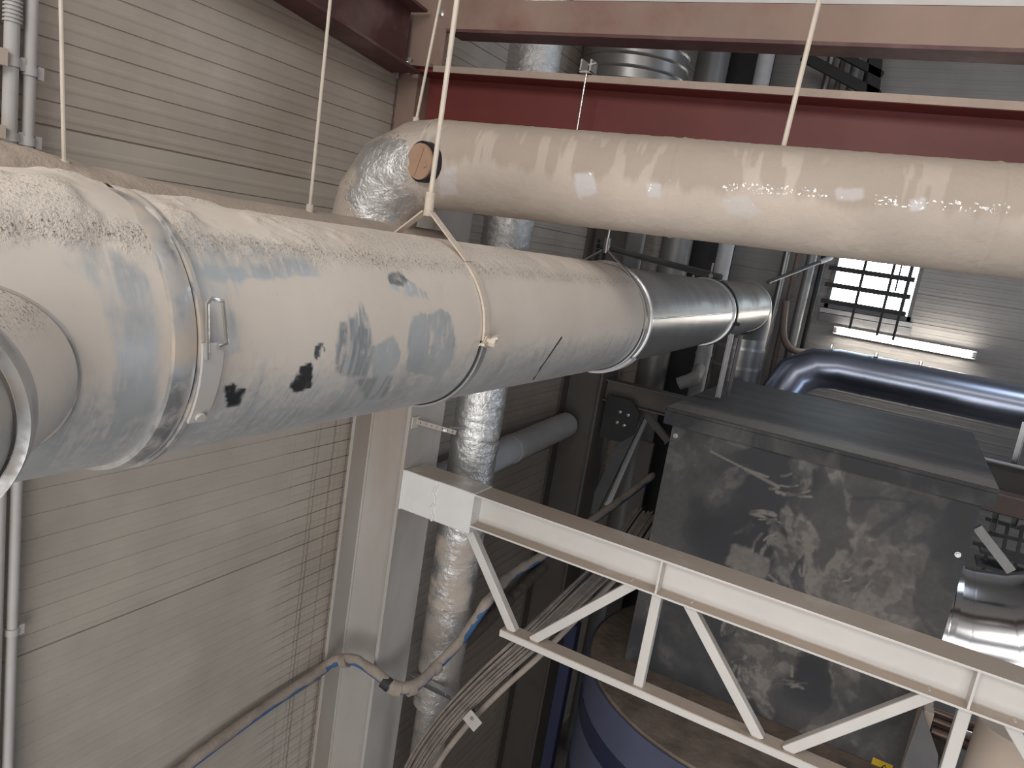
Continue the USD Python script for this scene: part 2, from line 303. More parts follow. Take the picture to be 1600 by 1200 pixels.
# the black enclosure: rubber sheet with wiped and smeared dust
mat('box_smeared', {
    'g': ('geometry', {}), 'w': ('noise_texture', {'scale': 2.2, 'detail': 3.0}), 'mw': ('mix_vector', {'fac': 0.12}),
    'mp': ('mapping', {'rotation': (0.0, 0.5, 0.0), 'scale': (1.0, 1.0, 0.62)}), 'n': ('noise_texture', {'scale': 2.0, 'detail': 7.0, 'roughness': 0.58, 'distortion': 0.9}), 'mr': ('map_range', {'from_min': 0.46, 'from_max': 0.80, 'clamp': True}),
    'n2': ('noise_texture', {'scale': 13.0, 'detail': 5.0, 'roughness': 0.7, 'distortion': 2.5}), 'm2': ('map_range', {'from_min': 0.58, 'from_max': 0.70, 'clamp': True}),
    'n3': ('noise_texture', {'scale': 1.1, 'detail': 2.0}), 'm3': ('map_range', {'from_min': 0.45, 'from_max': 0.6, 'clamp': True}), 'x': ('math', {'math_type': 'multiply'}),
    'ad': ('math', {'math_type': 'maximum'}), 'k': ('math', {'math_type': 'multiply', 'value2': 0.85}),
    's': ('separate_xyz', {}), 't': ('map_range', {'from_min': 0.3, 'from_max': 0.9, 'to_min': 0.0, 'to_max': 0.60, 'clamp': True}), 'mxm': ('math', {'math_type': 'maximum'}),
    'mx': ('mix_color', {'a': (0.040, 0.043, 0.050), 'b': (0.20, 0.185, 0.17)}), 'p': ('principled_bsdf', {'roughness': 0.6, 'specular_ior_level': 0.45})},
    [('g.position', 'mp.vector'), ('mp.vector', 'n.vector'), ('n.fac', 'mr.value'), ('mp.vector', 'n2.vector'), ('n2.fac', 'm2.value'), ('g.position', 'n3.vector'), ('n3.fac', 'm3.value'), ('m2.result', 'x.value1'), ('m3.result', 'x.value2'),
     ('mr.result', 'ad.value1'), ('x.value', 'ad.value2'), ('ad.value', 'k.value1'), ('g.true_normal', 's.vector'), ('s.z', 't.value'), ('t.result', 'mxm.value1'), ('k.value', 'mxm.value2'), ('mxm.value', 'mx.fac'), ('mx.result', 'p.base_color')])

mat('box_painted', {'a': ('attribute', {'attribute': 'smear'}), 'g': ('geometry', {}), 'n': ('noise_texture', {'scale': 30.0, 'detail': 4.0}), 'm': ('math', {'math_type': 'multiply_add', 'value2': 0.9, 'value3': 0.55}), 'k': ('math', {'math_type': 'multiply', 'use_clamp': True}),
    'mx': ('mix_color', {'a': (0.044, 0.047, 0.055), 'b': (0.255, 0.235, 0.215)}), 'p': ('principled_bsdf', {'roughness': 0.58, 'specular_ior_level': 0.45})},
    [('g.position', 'n.vector'), ('n.fac', 'm.value1'), ('m.value', 'k.value1'), ('a.fac', 'k.value2'), ('k.value', 'mx.fac'), ('mx.result', 'p.base_color')])
# ================================================================ THE SETTING
XW, YF, YB, XR, ZF, ZC = -2.7, 9.5, -3.2, 8.0, -H, 3.4
def rib_profile(h, pitch=0.1, d=1.0):
    """(along the height, out of the wall) outline of one panel face, a joint at each end."""
    pts = [(0.0, -0.008), (0.002, -0.008), (0.004, 0.0)]
    z = pitch * 0.5 - 0.02
    while z < h - 0.012:
        pts += [(z - 0.010, 0.0), (z, 0.0028 * d), (z + 0.008, 0.0028 * d), (z + 0.018, 0.0)]        # raised bead
        if z + 0.058 < h - 0.03: pts += [(z + 0.047, 0.0), (z + 0.0485, -0.005 * d), (z + 0.0515, -0.005 * d), (z + 0.053, 0.0)]     # groove
        z += pitch
    pts += [(h - 0.004, 0.0), (h - 0.002, -0.008), (h, -0.008)]
    return pts
def panel(x0, axis, a0, a1, z0, h, flip=1, st=None):
    """Ribbed sheet on the plane x = x0 (axis 'y') or y = x0 (axis 'x'), from a0 to a1 along the other axis; st = (place, rib depth) stations."""
    st = st or ((a0, 1.0), (a1, 1.0)); V, F = [], []
    for a, dep in st:
        for (z, o) in rib_profile(h, d=dep): V.append((x0 + flip * o, a, z0 + z) if axis == 'y' else (a, x0 + flip * o, z0 + z))
    n = len(V) // len(st)
    for k in range(len(st) - 1):
        for i in range(n - 1): a, b = k * n + i, (k + 1) * n + i; F += [[a, b, b + 1], [a, b + 1, a + 1]]
    m = trimesh.Trimesh(np.array(V), np.array(F), process=False)
    nn = m.face_normals.mean(0); want = np.array([flip, 0, 0]) if axis == 'y' else np.array([0, flip, 0])
    if nn @ want < 0: m.invert()
    return m
wl = thing('wall_left', 'dusty beige ribbed sandwich panel wall along the left side', kind='structure', loc=(XW, 0, -H))
obj('wall_core', box((XW - 0.12, YB, ZF), (XW - 0.013, YF, ZC)), 'siding', wl)
ROWS = [z for z in np.arange(-5.87, ZC, 1.0)]
for (y0, y1) in ((YB, 1.40), (1.405, 3.37), (3.375, 6.40), (6.405, YF)):
    for z0 in [ZF] + ROWS:
        h = min((-5.87 - ZF) if z0 == ZF else 1.0, ZC - z0)
        low = y0 == 1.405 and z0 < -0.9; k = 0.62 if z0 > -1.95 else 0.42
        if h > 0.05: obj('panel', panel(XW, 'y', y0, y1, z0, h, st=((y0, k), (2.80, k), (2.98, 1.4), (y1, 1.5)) if low else None), 'siding_stained' if y0 == 1.405 and z0 < -0.5 else 'siding', wl, smooth=False)
wf = thing('wall_far', 'dim ribbed panel wall closing the far end of the hall', kind='structure', loc=(0, YF, -H))
WX0, WX1, WZ0, WZ1 = -0.90, 0.02, -0.19, 0.62
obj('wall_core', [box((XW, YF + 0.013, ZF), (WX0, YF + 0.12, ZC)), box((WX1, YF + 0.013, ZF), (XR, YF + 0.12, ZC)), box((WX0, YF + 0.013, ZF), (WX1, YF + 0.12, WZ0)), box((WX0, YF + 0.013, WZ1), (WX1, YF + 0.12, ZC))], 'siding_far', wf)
for z0 in [ZF] + ROWS:
    h = min((-5.87 - ZF) if z0 == ZF else 1.0, ZC - z0)
    z1 = z0 + h
    spans = [(z0, z1, True)] if z1 <= WZ0 or z0 >= WZ1 else [s for s in ((z0, WZ0, True), (max(z0, WZ0), min(z1, WZ1), False), (WZ1, z1, True)) if s[1] - s[0] > 0.01]
    for a, b, full in spans:
        for (x0, x1) in (((XW, 2.2), (2.205, XR)) if full else ((XW, WX0), (WX1, 2.2), (2.205, XR))):
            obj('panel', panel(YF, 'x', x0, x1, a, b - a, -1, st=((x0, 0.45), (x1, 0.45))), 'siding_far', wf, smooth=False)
obj('wall_right', box((XR, YB, ZF), (XR + 0.15, YF, ZC)), 'siding_far', kind='structure', label='plain panel wall on the far right, out of view')
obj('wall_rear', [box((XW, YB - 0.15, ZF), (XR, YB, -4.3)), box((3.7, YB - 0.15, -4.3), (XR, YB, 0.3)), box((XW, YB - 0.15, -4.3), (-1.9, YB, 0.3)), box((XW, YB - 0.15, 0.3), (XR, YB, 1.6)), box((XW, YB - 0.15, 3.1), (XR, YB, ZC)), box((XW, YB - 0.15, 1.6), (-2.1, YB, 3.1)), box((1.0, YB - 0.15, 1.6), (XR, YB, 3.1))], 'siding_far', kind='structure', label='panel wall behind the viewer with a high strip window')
obj('floor', box((XW, YB, ZF - 0.2), (XR, YF, ZF)), 'concrete', kind='structure', label='dark dusty concrete shop floor far below')
obj('ceiling', box((XW, YB, ZC), (XR, YF, ZC + 0.2)), 'roof_sheet', kind='structure', label='grey sheet metal roof deck above the beams')

# far window with its outside cage
w1 = thing('window_1', 'bright barred window high in the far wall', kind='structure', loc=(WX0, YF, WZ0))
obj('pane', box((WX0, YF + 0.05, WZ0), (WX1, YF + 0.06, WZ1)), 'window_glow', w1)
obj('window_frame', [box((WX0, YF - 0.02, WZ0), (WX1, YF + 0.06, WZ0 + 0.05)), box((WX0, YF - 0.02, WZ1 - 0.05), (WX1, YF + 0.06, WZ1)), box((WX0, YF - 0.02, WZ0), (WX0 + 0.04, YF + 0.06, WZ1)), box((WX1 - 0.04, YF - 0.02, WZ0), (WX1, YF + 0.06, WZ1)),
                     box((WX1 - 0.12, YF - 0.01, WZ0), (WX1 - 0.10, YF + 0.04, WZ1))], 'grey_steel', w1)
obj('window_sill', box((WX0 - 0.03, YF - 0.09, WZ0 - 0.06), (WX1 + 0.03, YF + 0.02, WZ0 - 0.01)), 'pale_pipe', w1)
obj('window_sill', box((WX0 - 0.03, YF - 0.05, WZ0 - 0.16), (WX1 + 0.03, YF - 0.005, WZ0 - 0.07)), 'grey_steel', w1)
w2 = thing('window_2', 'high strip window in the wall behind the viewer', kind='structure', loc=(-0.5, YB, 1.6))
obj('pane', box((-2.1, YB - 0.06, 1.6), (1.0, YB - 0.05, 3.1)), 'glow_pane', w2)
w3 = thing('fill_window_3', 'added glowing pane behind the viewer, matching the rear fill light', kind='structure', loc=(0.9, YB, -4.3))  # opening added to go with the rear fill light
obj('pane', box((-1.9, YB - 0.06, -4.3), (3.7, YB - 0.05, 0.3)), 'glow_pane', w3)
wg = thing('window_grille', 'dark steel bar grille standing before the bright far window', 'window grille', loc=(-0.5, YF - 0.2, -0.35))
yg = YF - 0.2
for zz in (-0.115, 0.075, 0.265, 0.47): obj('crossbar', bar((WX0 - 0.03, yg, zz), (WX1 - 0.06, yg, zz), 0.03, 0.05), 'dark_steel', wg)
for xx, zb in ((-0.56, -0.38), (-0.27, -0.40), (-0.10, -0.42)): obj('upright', bar((xx, yg - 0.02, zb), (xx, yg - 0.02, 0.60), 0.026, 0.026), 'dark_steel', wg)
obj('upright', bar((-0.20, yg - 0.02, 0.12), (-0.20, yg - 0.02, 0.6), 0.014, 0.014), 'dark_steel', wg)
for xx in (-0.8, -0.1): obj('wall_stud', bar((xx, yg, 0.5), (xx, YF, 0.5), 0.02, 0.02), 'dark_steel', wg)
lp = thing('tube_lamp', 'lit white tube lamp glowing along the far wall', 'tube lamp', loc=(0, 9.4, -0.43))
a, b = at(1309, 515, y=9.40), at(1517, 556, y=9.40); b[2] = a[2] = (a[2] + b[2]) / 2
obj('tube', cyl(a, b, 0.034, 20), 'lamp_glow', lp)
obj('housing', [bar(a + [-0.05, 0.05, 0], b + [0.05, 0.05, 0], 0.04, 0.09)], 'pale_pipe', lp)
obj('end_cap', cyl(a - [0.04, 0, 0], a, 0.029, 16), 'pale_pipe', lp); obj('end_cap', cyl(b, b + [0.04, 0, 0], 0.029, 16), 'pale_pipe', lp)

# ================================================================ STEEL FRAME
Y0 = 3.34
def h_column(name, y0, m, label, top, bev=True):
    t = thing(name, label, 'column', loc=(-2.5, y0 + 0.17, ZF))
    obj('wall_flange', box((-2.695, y0, ZF), (-2.672, y0 + 0.35, top)), m, t)
    obj('web', box((-2.672, y0 + 0.155, ZF), (-2.318, y0 + 0.175, top)), m, t)
    obj('inner_flange', box((-2.318, y0, ZF), (-2.295, y0 + 0.35, top), 0.003), m, t)
    obj('weld', cyl((-2.672, y0 + 0.155, ZF), (-2.672, y0 + 0.155, top), 0.012, 10), m, t)
    return t
COL = h_column('steel_column', Y0, 'column_paint', 'pale grey steel H column that carries the white truss', 0.42)
pt = [(-2.318, -1.70), (-2.34, -1.72), (-2.37, -1.66), (-2.40, -1.60), (-2.385, -1.52), (-2.41, -1.44), (-2.375, -1.36), (-2.345, -1.33), (-2.318, -1.30)]
pm = trimesh.creation.extrude_polygon(Polygon(pt).buffer(0.02).buffer(-0.02), 0.001, engine='earcut'); pv = pm.vertices[:, [0, 2, 1]].copy(); pv[:, 1] = Y0 + 0.1545 - pv[:, 1]; pm = trimesh.Trimesh(pv, pm.faces, process=False)
if pm.volume < 0: pm.invert()
obj('paint_patch', pm, 'fresh_white', COL, label='fresh white paint beside the truss joint')
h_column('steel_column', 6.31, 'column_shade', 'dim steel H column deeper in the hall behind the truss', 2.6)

tr = thing('lattice_truss', 'white steel lattice truss reaching from the column across the hall', 'truss', loc=(-2.295, 3.45, -1.5))
XE = 7.95
obj('top_chord', ibeam((-1.83, 3.45, -1.465), (XE, 3.45, -1.465), 0.19, 0.18, 0.009, 0.011), 'white_paint', tr)
obj('end_stub', box((-2.294, 3.352, -1.60), (-1.82, 3.548, -1.365), 0.004), 'fresh_white', tr)
wv = [np.array([-2.07 + 0.012 * math.sin(k * 1.7), 3.349, -1.365 - 0.235 * k / 9]) for k in range(10)]
obj('weld_seam', [sweep(wv, 0.008, 8), sweep([(-2.293, 3.352, -1.6), (-2.293, 3.352, -1.365)], 0.008, 8)], 'fresh_white', tr)
NODE = [-2.085 + 1.325 * k for k in range(0, 8)]
for x in NODE[1:]:
    obj('stiffener', box((x - 0.005, 3.362, -1.55), (x + 0.005, 3.538, -1.38)), 'white_paint', tr)
    obj('post', bar((x, 3.425, -1.56), (x, 3.425, -2.075), 0.05, 0.05, up=(0, 1, 0), r=0.006), 'white_paint', tr)
for k in range(7):
    xm = NODE[k] + 0.66
    for (xa, xb) in ((NODE[k] + (0.15 if k else 0.20), xm - 0.06), (NODE[k + 1] - 0.12, xm + 0.06)):
        obj('diagonal', bar((xa, 3.425, -1.56), (xb, 3.425, -2.075), 0.05, 0.05, up=(0, 1, 0), r=0.006), 'white_paint', tr)
obj('bottom_chord', box((-1.55, 3.375, -2.112), (XE, 3.475, -2.07), 0.004), 'white_paint', tr)

def flange_beam(name, label, y0, z0, z1, x0, x1, m, depth, width, tf=0.012, slope=-0.0146):
    t = thing(name, label, 'steel beam', loc=(x0, y0 + width / 2, z0))
    return t
rb = thing('red_beam', 'dark red primed steel beam with a dusty top flange above the wrapped duct', 'steel beam', loc=(-2.6, 3.42, 0.4))
s_ = -0.0146
def zr(x, z): return z + s_ * (x + 2.4)
def sl_box(x0, x1, y0, y1, z0, z1):
    m = box((x0, y0, z0), (x1, y1, z1)); v = m.vertices.copy(); v[:, 2] += s_ * (v[:, 0] + 2.4); m.vertices = v; return m
obj('top_flange', sl_box(-2.69, XE, 3.335, 3.635, 0.783, 0.803), 'red_primer', rb)
obj('dust_lip', sl_box(-2.44, XE, 3.329, 3.40, 0.785, 0.816), 'lip_dust', rb, label='dust caked along the flange edge')
obj('web', sl_box(-2.60, XE, 3.480, 3.492, 0.452, 0.783), 'red_primer', rb)
obj('bottom_flange', sl_box(-2.60, XE, 3.335, 3.635, 0.436, 0.452), 'red_primer', rb)
obj('end_plate', box((-2.685, 3.37, 0.44), (-2.56, 3.479, 0.787)), 'tan_primer', rb)
obj('splice_plate', sl_box(-2.80 + 0.11, -2.44, 3.30, 3.50, 0.803, 0.818), 'tan_primer', rb)
for (bx, by) in ((-2.60, 3.325), (-2.66, 3.42)):
    obj('bolt', bolt((bx, by, 0.818 + 0.002), (0, 0, 1), 0.017, 0.026) + bolt((bx, by, 0.787 + 0.002), (0, 0, -1), 0.017, 0.022), 'bright_zinc', rb)
obj('bolt', bolt((-2.665, 3.32, 0.787), (0, 0, -1), 0.014, 0.05), 'galvanized', rb)
tb = thing('tan_beam', 'dusty brown steel beam running along the top edge of the view', 'steel beam', loc=(-2.4, 3.42, 0.95))
obj('web', sl_box(-2.395, XE, 3.335, 3.35, 1.00, 1.13), 'tan_primer', tb)
obj('bottom_flange', sl_box(-2.395, XE, 3.335, 3.49, 0.985, 1.0), 'dark_red', tb)
obj('top_flange', sl_box(-2.395, XE, 3.335, 3.50, 1.13, 1.14), 'tan_primer', tb)
obj('cable_tray', sl_box(-1.7, XE, 3.335, 3.50, 1.142, 1.172), 'conduit_grey', label='white steel cable tray lying on top of the dusty brown beam', cat='cable tray')
hp = thing('head_plate', 'brown connection plate with one bolt at the end of the dusty upper beam', 'connection plate', loc=(-2.5, 3.36, 0.83))
obj('plate', box((-2.64, 3.345, 0.82), (-2.40, 3.365, 1.5)), 'tan_primer', hp)
obj('bolt', bolt((-2.445, 3.344, 1.075), (0, -1, 0), 0.013, 0.02), 'bright_zinc', hp)
# sloping red edge beam along the wall
sb = thing('sloped_beam', 'dark red sloping edge beam against the ribbed wall at the top', 'steel beam', loc=(-2.6, 3.2, 0.8))
def zs(y): return 0.842 - 0.0925 * (y - 2.463)
def slope_box(x0, x1, d0, d1, ya=1.2, yb=3.30):
    m = box((x0, ya, d0), (x1, yb, d1)); v = m.vertices.copy(); v[:, 2] += zs(v[:, 1]); m.vertices = v; return m
obj('bottom_flange', slope_box(-2.69, -2.50, 0.0, 0.014), 'dark_red', sb)
obj('web', slope_box(-2.62, -2.605, 0.014, 0.30), 'dark_red', sb)
obj('top_flange', slope_box(-2.69, -2.50, 0.30, 0.314), 'dark_red', sb)

# ================================================================ MAIN DUCT
R = 0.245
AX = [(-0.6, -1.285, -0.272), (3.27, -1.262, -0.284), (5.57, -1.36, -0.297), (7.7, -1.43, -0.275)]
def ax(y):
    a = np.array(AX); return np.stack([np.interp(y, a[:, 0], a[:, 1]), np.asarray(y, float), np.interp(y, a[:, 0], a[:, 2])], -1)
def uvpix(px, py, r=R):
    """Where the line of sight through a point of the photograph meets the duct: (y, arc from the crown)."""
    d = ray(px, py); c = ax(1.5)
    for _ in range(4):
        A = d[0] ** 2 + d[2] ** 2; B = -2 * (d[0] * c[0] + d[2] * c[2]); C = c[0] ** 2 + c[2] ** 2 - r * r
        D = max(0.0, B * B - 4 * A * C); t = (-B - math.sqrt(D)) / (2 * A); p = d * t; c = ax(p[1])
    return p[1], R * math.atan2(p[0] - c[0], p[2] - c[2])
def poly(*pts): return Polygon([uvpix(*p) for p in pts]).buffer(0)
rs = np.random.RandomState(5)
def soft(P, shape, edge, n):
    return 1 - smoothstep(0.0, edge, shapely.distance(shape, shapely.points(P[:, 0], P[:, 1])) + n)
BARE = [  # wiped, nearly bare patches: outline, strength, edge
    (poly((246, 362), (300, 352), (380, 372), (470, 392), (498, 428), (420, 432), (350, 434), (300, 425), (262, 420)), 0.80, 0.012),
    (poly((296, 420), (340, 424), (352, 470), (372, 545), (330, 555), (302, 520)), 0.55, 0.02),
    (poly((352, 420), (382, 425), (372, 458), (364, 464)), 0.5, 0.008), (poly((360, 485), (378, 500), (372, 515), (358, 508)), 0.45, 0.006),
    (poly((95, 385), (170, 390), (225, 440), (238, 560), (228, 640), (192, 640), (186, 520), (165, 450), (110, 410)), 0.55, 0.03),
    (poly((0, 300), (60, 312), (120, 330), (70, 345), (0, 345)), 0.40, 0.03),
    (poly((228, 330), (246, 390), (250, 425), (240, 400), (226, 350)), 0.7, 0.006),
    (poly((534, 505), (556, 498), (565, 475), (574, 500), (580, 545), (570, 585), (528, 582), (526, 540)), 0.80, 0.012),
    (poly((580, 545), (612, 530), (626, 552), (616, 575), (585, 588)), 0.72, 0.010), (poly((560, 595), (610, 592), (600, 618), (575, 622)), 0.45, 0.012),
    (poly((642, 505), (655, 490), (672, 493), (690, 484), (702, 495), (710, 530), (700, 570), (680, 585), (640, 578), (638, 540)), 0.85, 0.012),
    (poly((605, 428), (622, 422), (640, 440), (668, 460), (666, 466), (630, 460), (610, 448)), 0.75, 0.008),
    (poly((672, 418), (684, 424), (692, 470), (684, 470)), 0.28, 0.008), (poly((830, 425), (838, 430), (846, 470), (838, 465)), 0.18, 0.008), (poly((750, 432), (762, 436), (778, 490), (768, 480)), 0.18, 0.008),
    (poly((20, 590), (40, 580), (60, 610), (40, 640)), 0.3, 0.02)]
BLACK = [(poly((352, 605), (366, 600), (380, 610), (372, 632), (356, 634)), 1.0, 0.004), (poly((468, 574), (487, 567), (488, 580), (484, 605), (462, 614), (454, 605)), 1.0, 0.004),
         (poly((494, 540), (506, 535), (507, 548), (492, 562)), 0.9, 0.004), (poly((606, 430), (622, 426), (636, 438), (628, 446), (608, 442)), 0.75, 0.006),
         (poly((60, 615), (70, 605), (68, 618), (50, 632)), 0.8, 0.004)]
def duct_sheet(ys, diag=0.0):
    """Duct shell with dust laid on it: returns mesh and attributes."""
    na = 300; th = np.linspace(-np.pi, np.pi, na, endpoint=False)
    YY, TT = np.meshgrid(ys, th, indexing='ij'); shp = YY.shape
    if diag:
        k = (YY - ys[0]) / (ys[-1] - ys[0]); YY = YY + diag * (TT / np.pi) * (1 - k if diag > 0 else k)
    y, t = YY.ravel(), TT.ravel(); arc = R * t; P = np.stack([y, arc], 1)
    q3 = np.stack([y, np.cos(t) * R, np.sin(t) * R], 1)
    fine = meshkit.fbm(q3 * [60, 60, 60], 3, 1); mid = meshkit.fbm(q3 * [9, 9, 9], 4, 2); streak = meshkit.fbm(np.stack([y * 95, arc * 7, 0 * y], 1), 3, 3); streak2 = meshkit.fbm(np.stack([y * 30, arc * 4, 0 * y], 1), 3, 8)
    deg = np.degrees(t); a = np.abs(deg)
    dust = 0.94 - 0.62 * smoothstep(84, 116, deg + 14 * (mid - 0.5) + 8 * (streak2 - .5)) - 0.14 * smoothstep(112, 135, deg)
    dust = np.where(deg < 0, 0.94 - 0.7 * smoothstep(70, 120, -deg), dust)
    dust -= 0.14 * smoothstep(0.55, 0.68, streak2) * smoothstep(46, 60, deg)
    for shape, s, e in BARE: dust -= s * soft(P, shape, e, 0.022 * (streak - 0.42) + 0.010 * (fine - 0.5)) * (0.62 + 0.75 * smoothstep(0.30, 0.62, streak))
    black = np.zeros_like(dust)
    for i in (8, 7): black = np.maximum(black, 0.45 * soft(P, BARE[i + (i == 8)][0], 0.02, 0.02 * (streak - 0.42)) * smoothstep(0.3, 0.6, streak))
    for shape, s, e in BLACK: black = np.maximum(black, s * soft(P, shape, e, 0.010 * (fine - 0.5)))
    dust = np.where(black > 0.5, dust * (1 - black), dust)
    near = 1 - smoothstep(0.8, 1.6, y)
    crown = smoothstep(62, 28, a + 22 * (mid - 0.5))                         # loose heaps along the crown
    edge = np.exp(-((a - (42 + 10 * (mid - .5)) + 6 * (fine - .5)) / 5.0) ** 2)       # crumbled lower edge of the heap
    heap = np.clip(0.55 * crown * smoothstep(0.42, 0.6, mid) + edge * (0.8 + 0.2 * near), 0, 1)
    disp = crown * (0.004 + 0.015 * near * smoothstep(0.35, 0.75, mid)) + 0.004 * heap * (fine - 0.3) + 0.016 * np.exp(-((y - 0.72) / 0.10) ** 2) * smoothstep(50, 20, a)
    dust = np.clip(dust + 0.5 * crown, 0, 1.05)
    c = ax(y); rr = R + disp
    V = np.stack([c[:, 0] + rr * np.sin(t), y, c[:, 2] + rr * np.cos(t)], 1)
    n0, n1 = shp; I = np.arange(n0 * n1).reshape(n0, n1); J = np.roll(I, -1, 1)
    F = np.vstack([np.stack([I[:-1].ravel(), J[:-1].ravel(), J[1:].ravel()], 1), np.stack([I[:-1].ravel(), J[1:].ravel(), I[1:].ravel()], 1)])
    m = trimesh.Trimesh(V, F, process=False)
    cc = V[F[0]].mean(0) - ax(V[F[0]].mean(0)[1])
    if m.face_normals[0] @ cc < 0: m.invert()
    return m, dict(dust=np.clip(dust, 0, 1), black=black, heap=heap, yc=y, ac=arc)
md = thing('main_duct', 'big round dusty galvanized air duct running from the left foreground into the hall', 'air duct', loc=(-1.28, 0, -0.27))
for i, (ya, yb) in enumerate(((-0.6, 0.815), (0.825, 3.255))):
    ys = np.linspace(ya, yb, max(60, int((yb - ya) / 0.0065)))
    m, A = duct_sheet(ys, diag=0.0)
    obj('duct_section', m, 'duct_sheet', md, attrs=A)
def tilt_dir(y): d = ax(y + 0.05) - ax(y - 0.05); return d / np.linalg.norm(d)
cr = obj('clamp_ring', [ring(ax(0.82), (0, 1, 0), R - 0.002, 0.042, 0.011, 0.004), ring(ax(0.848), (0, 1, 0), R - 0.002, 0.008, 0.017)], 'galvanized_dusty', md, label='wide latched clamp ring')
def arc_strip(y0, w, t0, t1, r0, r1, n=18, w1=None):
    V, F = [], []
    for k in range(n + 1):
        t = math.radians(t0 + (t1 - t0) * k / n); c = ax(y0); ww = w if w1 is None else w + (w1 - w) * k / n
        for (yy, r) in ((y0 - ww / 2, r0), (y0 - ww / 2, r1), (y0 + ww / 2, r1), (y0 + ww / 2, r0)):
            V.append((c[0] + r * math.sin(t), yy, c[2] + r * math.cos(t)))
    for k in range(n):
        for j in range(4):
            a, b = 4 * k + j, 4 * k + (j + 1) % 4; F += [[a, b, b + 4], [a, b + 4, a + 4]]
    F += [[0, 2, 1], [0, 3, 2], [4 * n, 4 * n + 1, 4 * n + 2], [4 * n, 4 * n + 2, 4 * n + 3]]
    m = trimesh.Trimesh(np.array(V), np.array(F), process=False)
    if m.volume < 0: m.invert()
    return m
def onduct(y, deg, r):
    c = ax(y); t = math.radians(deg); return np.array([c[0] + r * math.sin(t), y, c[2] + r * math.cos(t)])
obj('latch_lever', [arc_strip(0.866, 0.044, 84, 117, R + 0.014, R + 0.020, w1=0.034), cyl(onduct(0.866, 114, R + 0.012), onduct(0.866, 114, R + 0.026), 0.009, 16)], 'conduit_grey', cr, label='flat latch lever on the clamp ring')
obj('latch_loop', [sweep([onduct(0.853, 90, R + 0.022), onduct(0.853, 70, R + 0.026), onduct(0.861, 68, R + 0.028), onduct(0.885, 69, R + 0.028), onduct(0.888, 84, R + 0.026), onduct(0.872, 85, R + 0.024)], 0.0035, 8)], 'bright_zinc', cr, label='bright wire latch loop')
# lap seam slanting under the belly
seam = [uvpix(*p) for p in ((877, 527), (868, 540), (858, 555), (845, 573), (833, 592))]
obj('lap_seam', sweep([onduct(y, math.degrees(a / R), R + 0.0005) for y, a in seam], 0.0035, 8), 'dark_steel', md)
# coupling at the hanger, then clean sections further on
obj('coupling_ring', [ring(ax(3.265), tilt_dir(3.265), R - 0.003, 0.05, 0.010, 0.004)], 'bright_zinc', md)
obj('coupling_ring', [ring(ax(3.262), tilt_dir(3.262), R + 0.004, 0.012, 0.012)], 'galvanized', md)
obj('coupling_ring', arc_strip(3.262, 0.07, 128, 178, R + 0.008, R + 0.020), 'pale_pipe', md, label='pale flap under the joint')
def plain_section(y0, y1, name='duct_section', r=R):
    P = ax(np.linspace(y0, y1, 8)); return obj(name, sweep(P, r, 96, caps=False), 'dark_galvanized', md, smooth=40)
plain_section(3.275, 5.56, r=R - 0.004); plain_section(5.58, 7.55, r=R - 0.004)
ln = [onduct(y, 82, R - 0.001) for y in np.linspace(3.34, 5.5, 6)]
obj('long_seam', sweep(ln, 0.004, 8), 'bright_zinc', md)
obj('coupling_ring', [ring(ax(5.57), tilt_dir(5.57), R - 0.004, 0.05, 0.012, 0.004)], 'galvanized', md)
obj('coupling_ring', [ring(ax(5.64), tilt_dir(5.64), R - 0.004, 0.04, 0.020)], 'rubber', md, label='black rubber lined clamp ring')
obj('clamp_screw', bolt(onduct(5.64, 100, R + 0.016), (1, 0, -0.2), 0.014, 0.03), 'dark_steel', md)
e0 = ax(7.55); ec = []
for k in range(5):
    t = math.radians(22.5 * k); ec.append(e0 + [-0.02 * k / 4, 0.30 * math.sin(t), -0.30 * (1 - math.cos(t))])
obj('elbow', sweep(ec, R - 0.004, 72, caps=False), 'dark_galvanized', md, smooth=15)
obj('elbow_ring', ring(ec[0], (0, 1, 0), R - 0.004, 0.03, 0.008), 'galvanized', md)
obj('drop_pipe', cyl(ec[-1], ec[-1] - [0, 0, 3.2], R - 0.004, 72), 'dark_galvanized', md)
for zz in (0.12, 0.32, 0.62): obj('drop_ring', ring(ec[-1] - [0, 0, zz], (0, 0, 1), R - 0.006, 0.03, 0.010), 'galvanized', md)
# side branch at the very left, with its own joint ring
bd = np.array([0.7071, -0.7071, 0.0]); bd /= np.linalg.norm(bd); bo = np.array([-1.28, 0.704, -0.295])
BR = 0.135
def branch_mesh():
    m = sweep([bo + bd * s for s in np.linspace(0.10, 0.475, 40)], BR, 120, caps=False); return m
bm = branch_mesh(); V = np.array(bm.vertices); D3 = meshkit.fbm(V * 9, 4, 11); F3 = meshkit.fbm(V * 45, 3, 12); nz = bm.vertex_normals[:, 2]
obj('branch_collar', bm, 'duct_sheet', md, attrs=dict(dust=np.clip(0.66 + 0.5 * nz + 0.5 * (D3 - 0.5), 0, 1), black=np.zeros(len(V)), yc=V[:, 1], ac=V[:, 2], heap=np.clip(smoothstep(0.5, 0.9, nz + .5 * (D3 - .5)), 0, 1)))
obj('branch_ring', [ring(bo + bd * 0.440, bd, BR - 0.001, 0.05, 0.006, 0.005), ring(bo + bd * 0.467, bd, BR - 0.001, 0.010, 0.014)], 'galvanized_dusty', md)
bs = sweep([bo + bd * s for s in (0.475, 1.0)], BR - 0.004, 96, caps=False)
obj('branch_pipe', bs, 'galvanized_dusty', md)
fil = []
